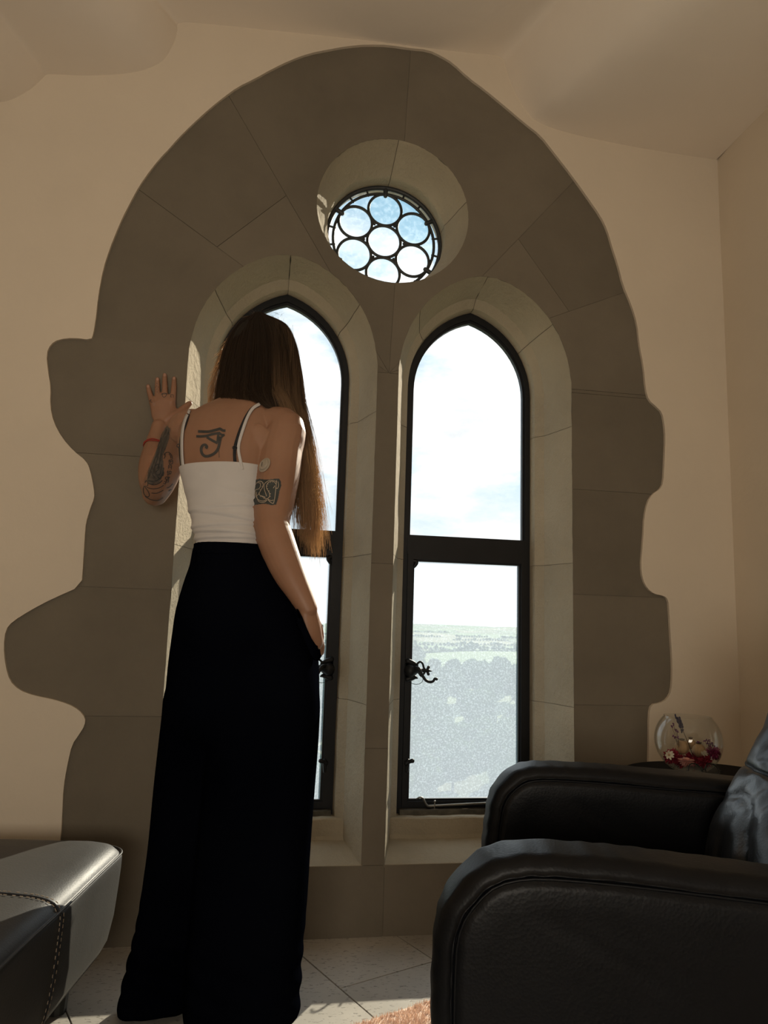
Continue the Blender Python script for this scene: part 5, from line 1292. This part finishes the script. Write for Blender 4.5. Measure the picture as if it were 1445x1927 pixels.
LM = [leaf_mat('dark_leaves', (.045, .085, .03), (.10, .15, .055)), leaf_mat('autumn_leaves', (.15, .11, .05), (.24, .18, .085)), leaf_mat('yellow_leaves', (.26, .22, .07), (.38, .33, .13))]
M_bark = simple('bark', (.09, .065, .045), .95)
def make_crown(seed):
    rg_ = np.random.default_rng(seed); bm = bmesh.new()
    for k in range(7):
        a = rg_.uniform(0, 6.28); r = rg_.uniform(0, 2.6) if k else 0; c = Vector((r*math.cos(a), r*math.sin(a), 6.2+rg_.uniform(-1.6, 2.2)))
        q = bmesh.ops.create_icosphere(bm, subdivisions=3, radius=rg_.uniform(1.7, 2.9))
        for v in q['verts']:
            d = v.co.normalized(); v.co = c+v.co*(1+.35*noise.noise(d*2.2+Vector((k, seed, 0)))+.22*noise.noise(d*6+Vector((k, seed, 3))))
    bm.verts.ensure_lookup_table(); nv_ = len(bm.verts)
    for i in range(900):
        v = bm.verts[int(rg_.integers(0, nv_))].co; d = Vector(rg_.normal(0, 1, 3)).normalized(); e = d.orthogonal().normalized(); s = rg_.uniform(.15, .4); c = v+d*.25
        bm.faces.new([bm.verts.new(c+d*s), bm.verts.new(c+e*s*.6), bm.verts.new(c-d*s), bm.verts.new(c-e*s*.6)])
        bm.verts.ensure_lookup_table()
    me = bpy.data.meshes.new('foliage'); bm.to_mesh(me); bm.free(); return me
crowns = [make_crown(s) for s in range(3)]
cmesh = {}
for ci in range(3):
    for k in range(3):
        me = crowns[ci] if k == 0 else crowns[ci].copy(); me.materials.append(LM[k]); cmesh[(ci, k)] = me
bm = bmesh.new(); tube(bm, [(0, 0, 0), (.1, 0, 3), (0, .1, 6)], [.32, .24, .12], n=8, sub=2); tr_me = bpy.data.meshes.new('trunk'); bm.to_mesh(tr_me); bm.free(); tr_me.materials.append(M_bark)
tn = 0; placed = []
for i in range(6000):
    if tn >= 170: break
    Y = 85+420*rng.uniform(0, 1)**1.2; X = Y*rng.uniform(-.02, .40)+rng.uniform(-6, 6); s = rng.uniform(.85, 1.5)
    z = ground_z(X, Y); ang = math.degrees(math.atan2(.85-(z+8*s), Y))
    if ang < 1.9 or ang > 17: continue
    if (X/Y > .22 and ang < 3.1): continue
    if any((X-a)**2+(Y-b)**2 < (5.4*(s+c))**2 for a, b, c in placed): continue
    placed.append((X, Y, s))
    k = 0 if rng.uniform() < .70 else 1
    if X/Y > .19 and ang > 8.5 and rng.uniform() < .75: k = 2
    where = 'near the foot of the tower' if Y < 150 else ('half way down the wood' if Y < 280 else 'at the far edge of the wood')
    t = bpy.data.objects.new('tree', None); COL.objects.link(t); t.location = (X, Y, z-.1); t.scale = (s, s, s*rng.uniform(.9, 1.15)); t.rotation_euler = (0, 0, rng.uniform(0, 6.28))
    tag(t, ['dark green broadleaf tree ', 'russet autumn tree ', 'yellowing tree '][k]+where, 'tree', ['dark green trees ', 'russet trees ', 'yellowing trees '][k]+where)
    for nm, me in (('foliage', cmesh[(int(rng.integers(0, 3)), k)]), ('trunk', tr_me)):
        c = bpy.data.objects.new(nm, me); COL.objects.link(c); c.parent = t
    tn += 1
# far hedgerow trees on the plain: too small to tell apart
V, F = [], []
for row in range(26):
    Y0 = rng.uniform(700, 3200); X0 = rng.uniform(0, .4)*Y0; ln = rng.uniform(100, 420); a = rng.normal(0, .25)
    for k in range(int(ln/9)):
        x, y = X0+math.cos(a)*k*9, Y0+math.sin(a)*k*9; h = rng.uniform(5, 11); r = h*.6; z = ground_z(x, y)-.5; b_ = len(V)
        for q in range(6): V.append((x+r*math.cos(q*1.047), y+r*math.sin(q*1.047), z+h*.45))
        for q in range(6): V.append((x+r*.75*math.cos(q*1.047+.5), y+r*.75*math.sin(q*1.047+.5), z+h*.8))
        V.append((x, y, z+h)); V.append((x, y, z))
        for q in range(6):
            n2_ = (q+1) % 6; F += [(b_+q, b_+n2_, b_+6+n2_, b_+6+q), (b_+6+q, b_+6+n2_, b_+12), (b_+13, b_+n2_, b_+q)]
hd = mesh('hedgerow_trees', V, F, LM[0]); tag(hd, 'far lines of hedgerow trees between the fields on the plain', 'hedge', kind='stuff')
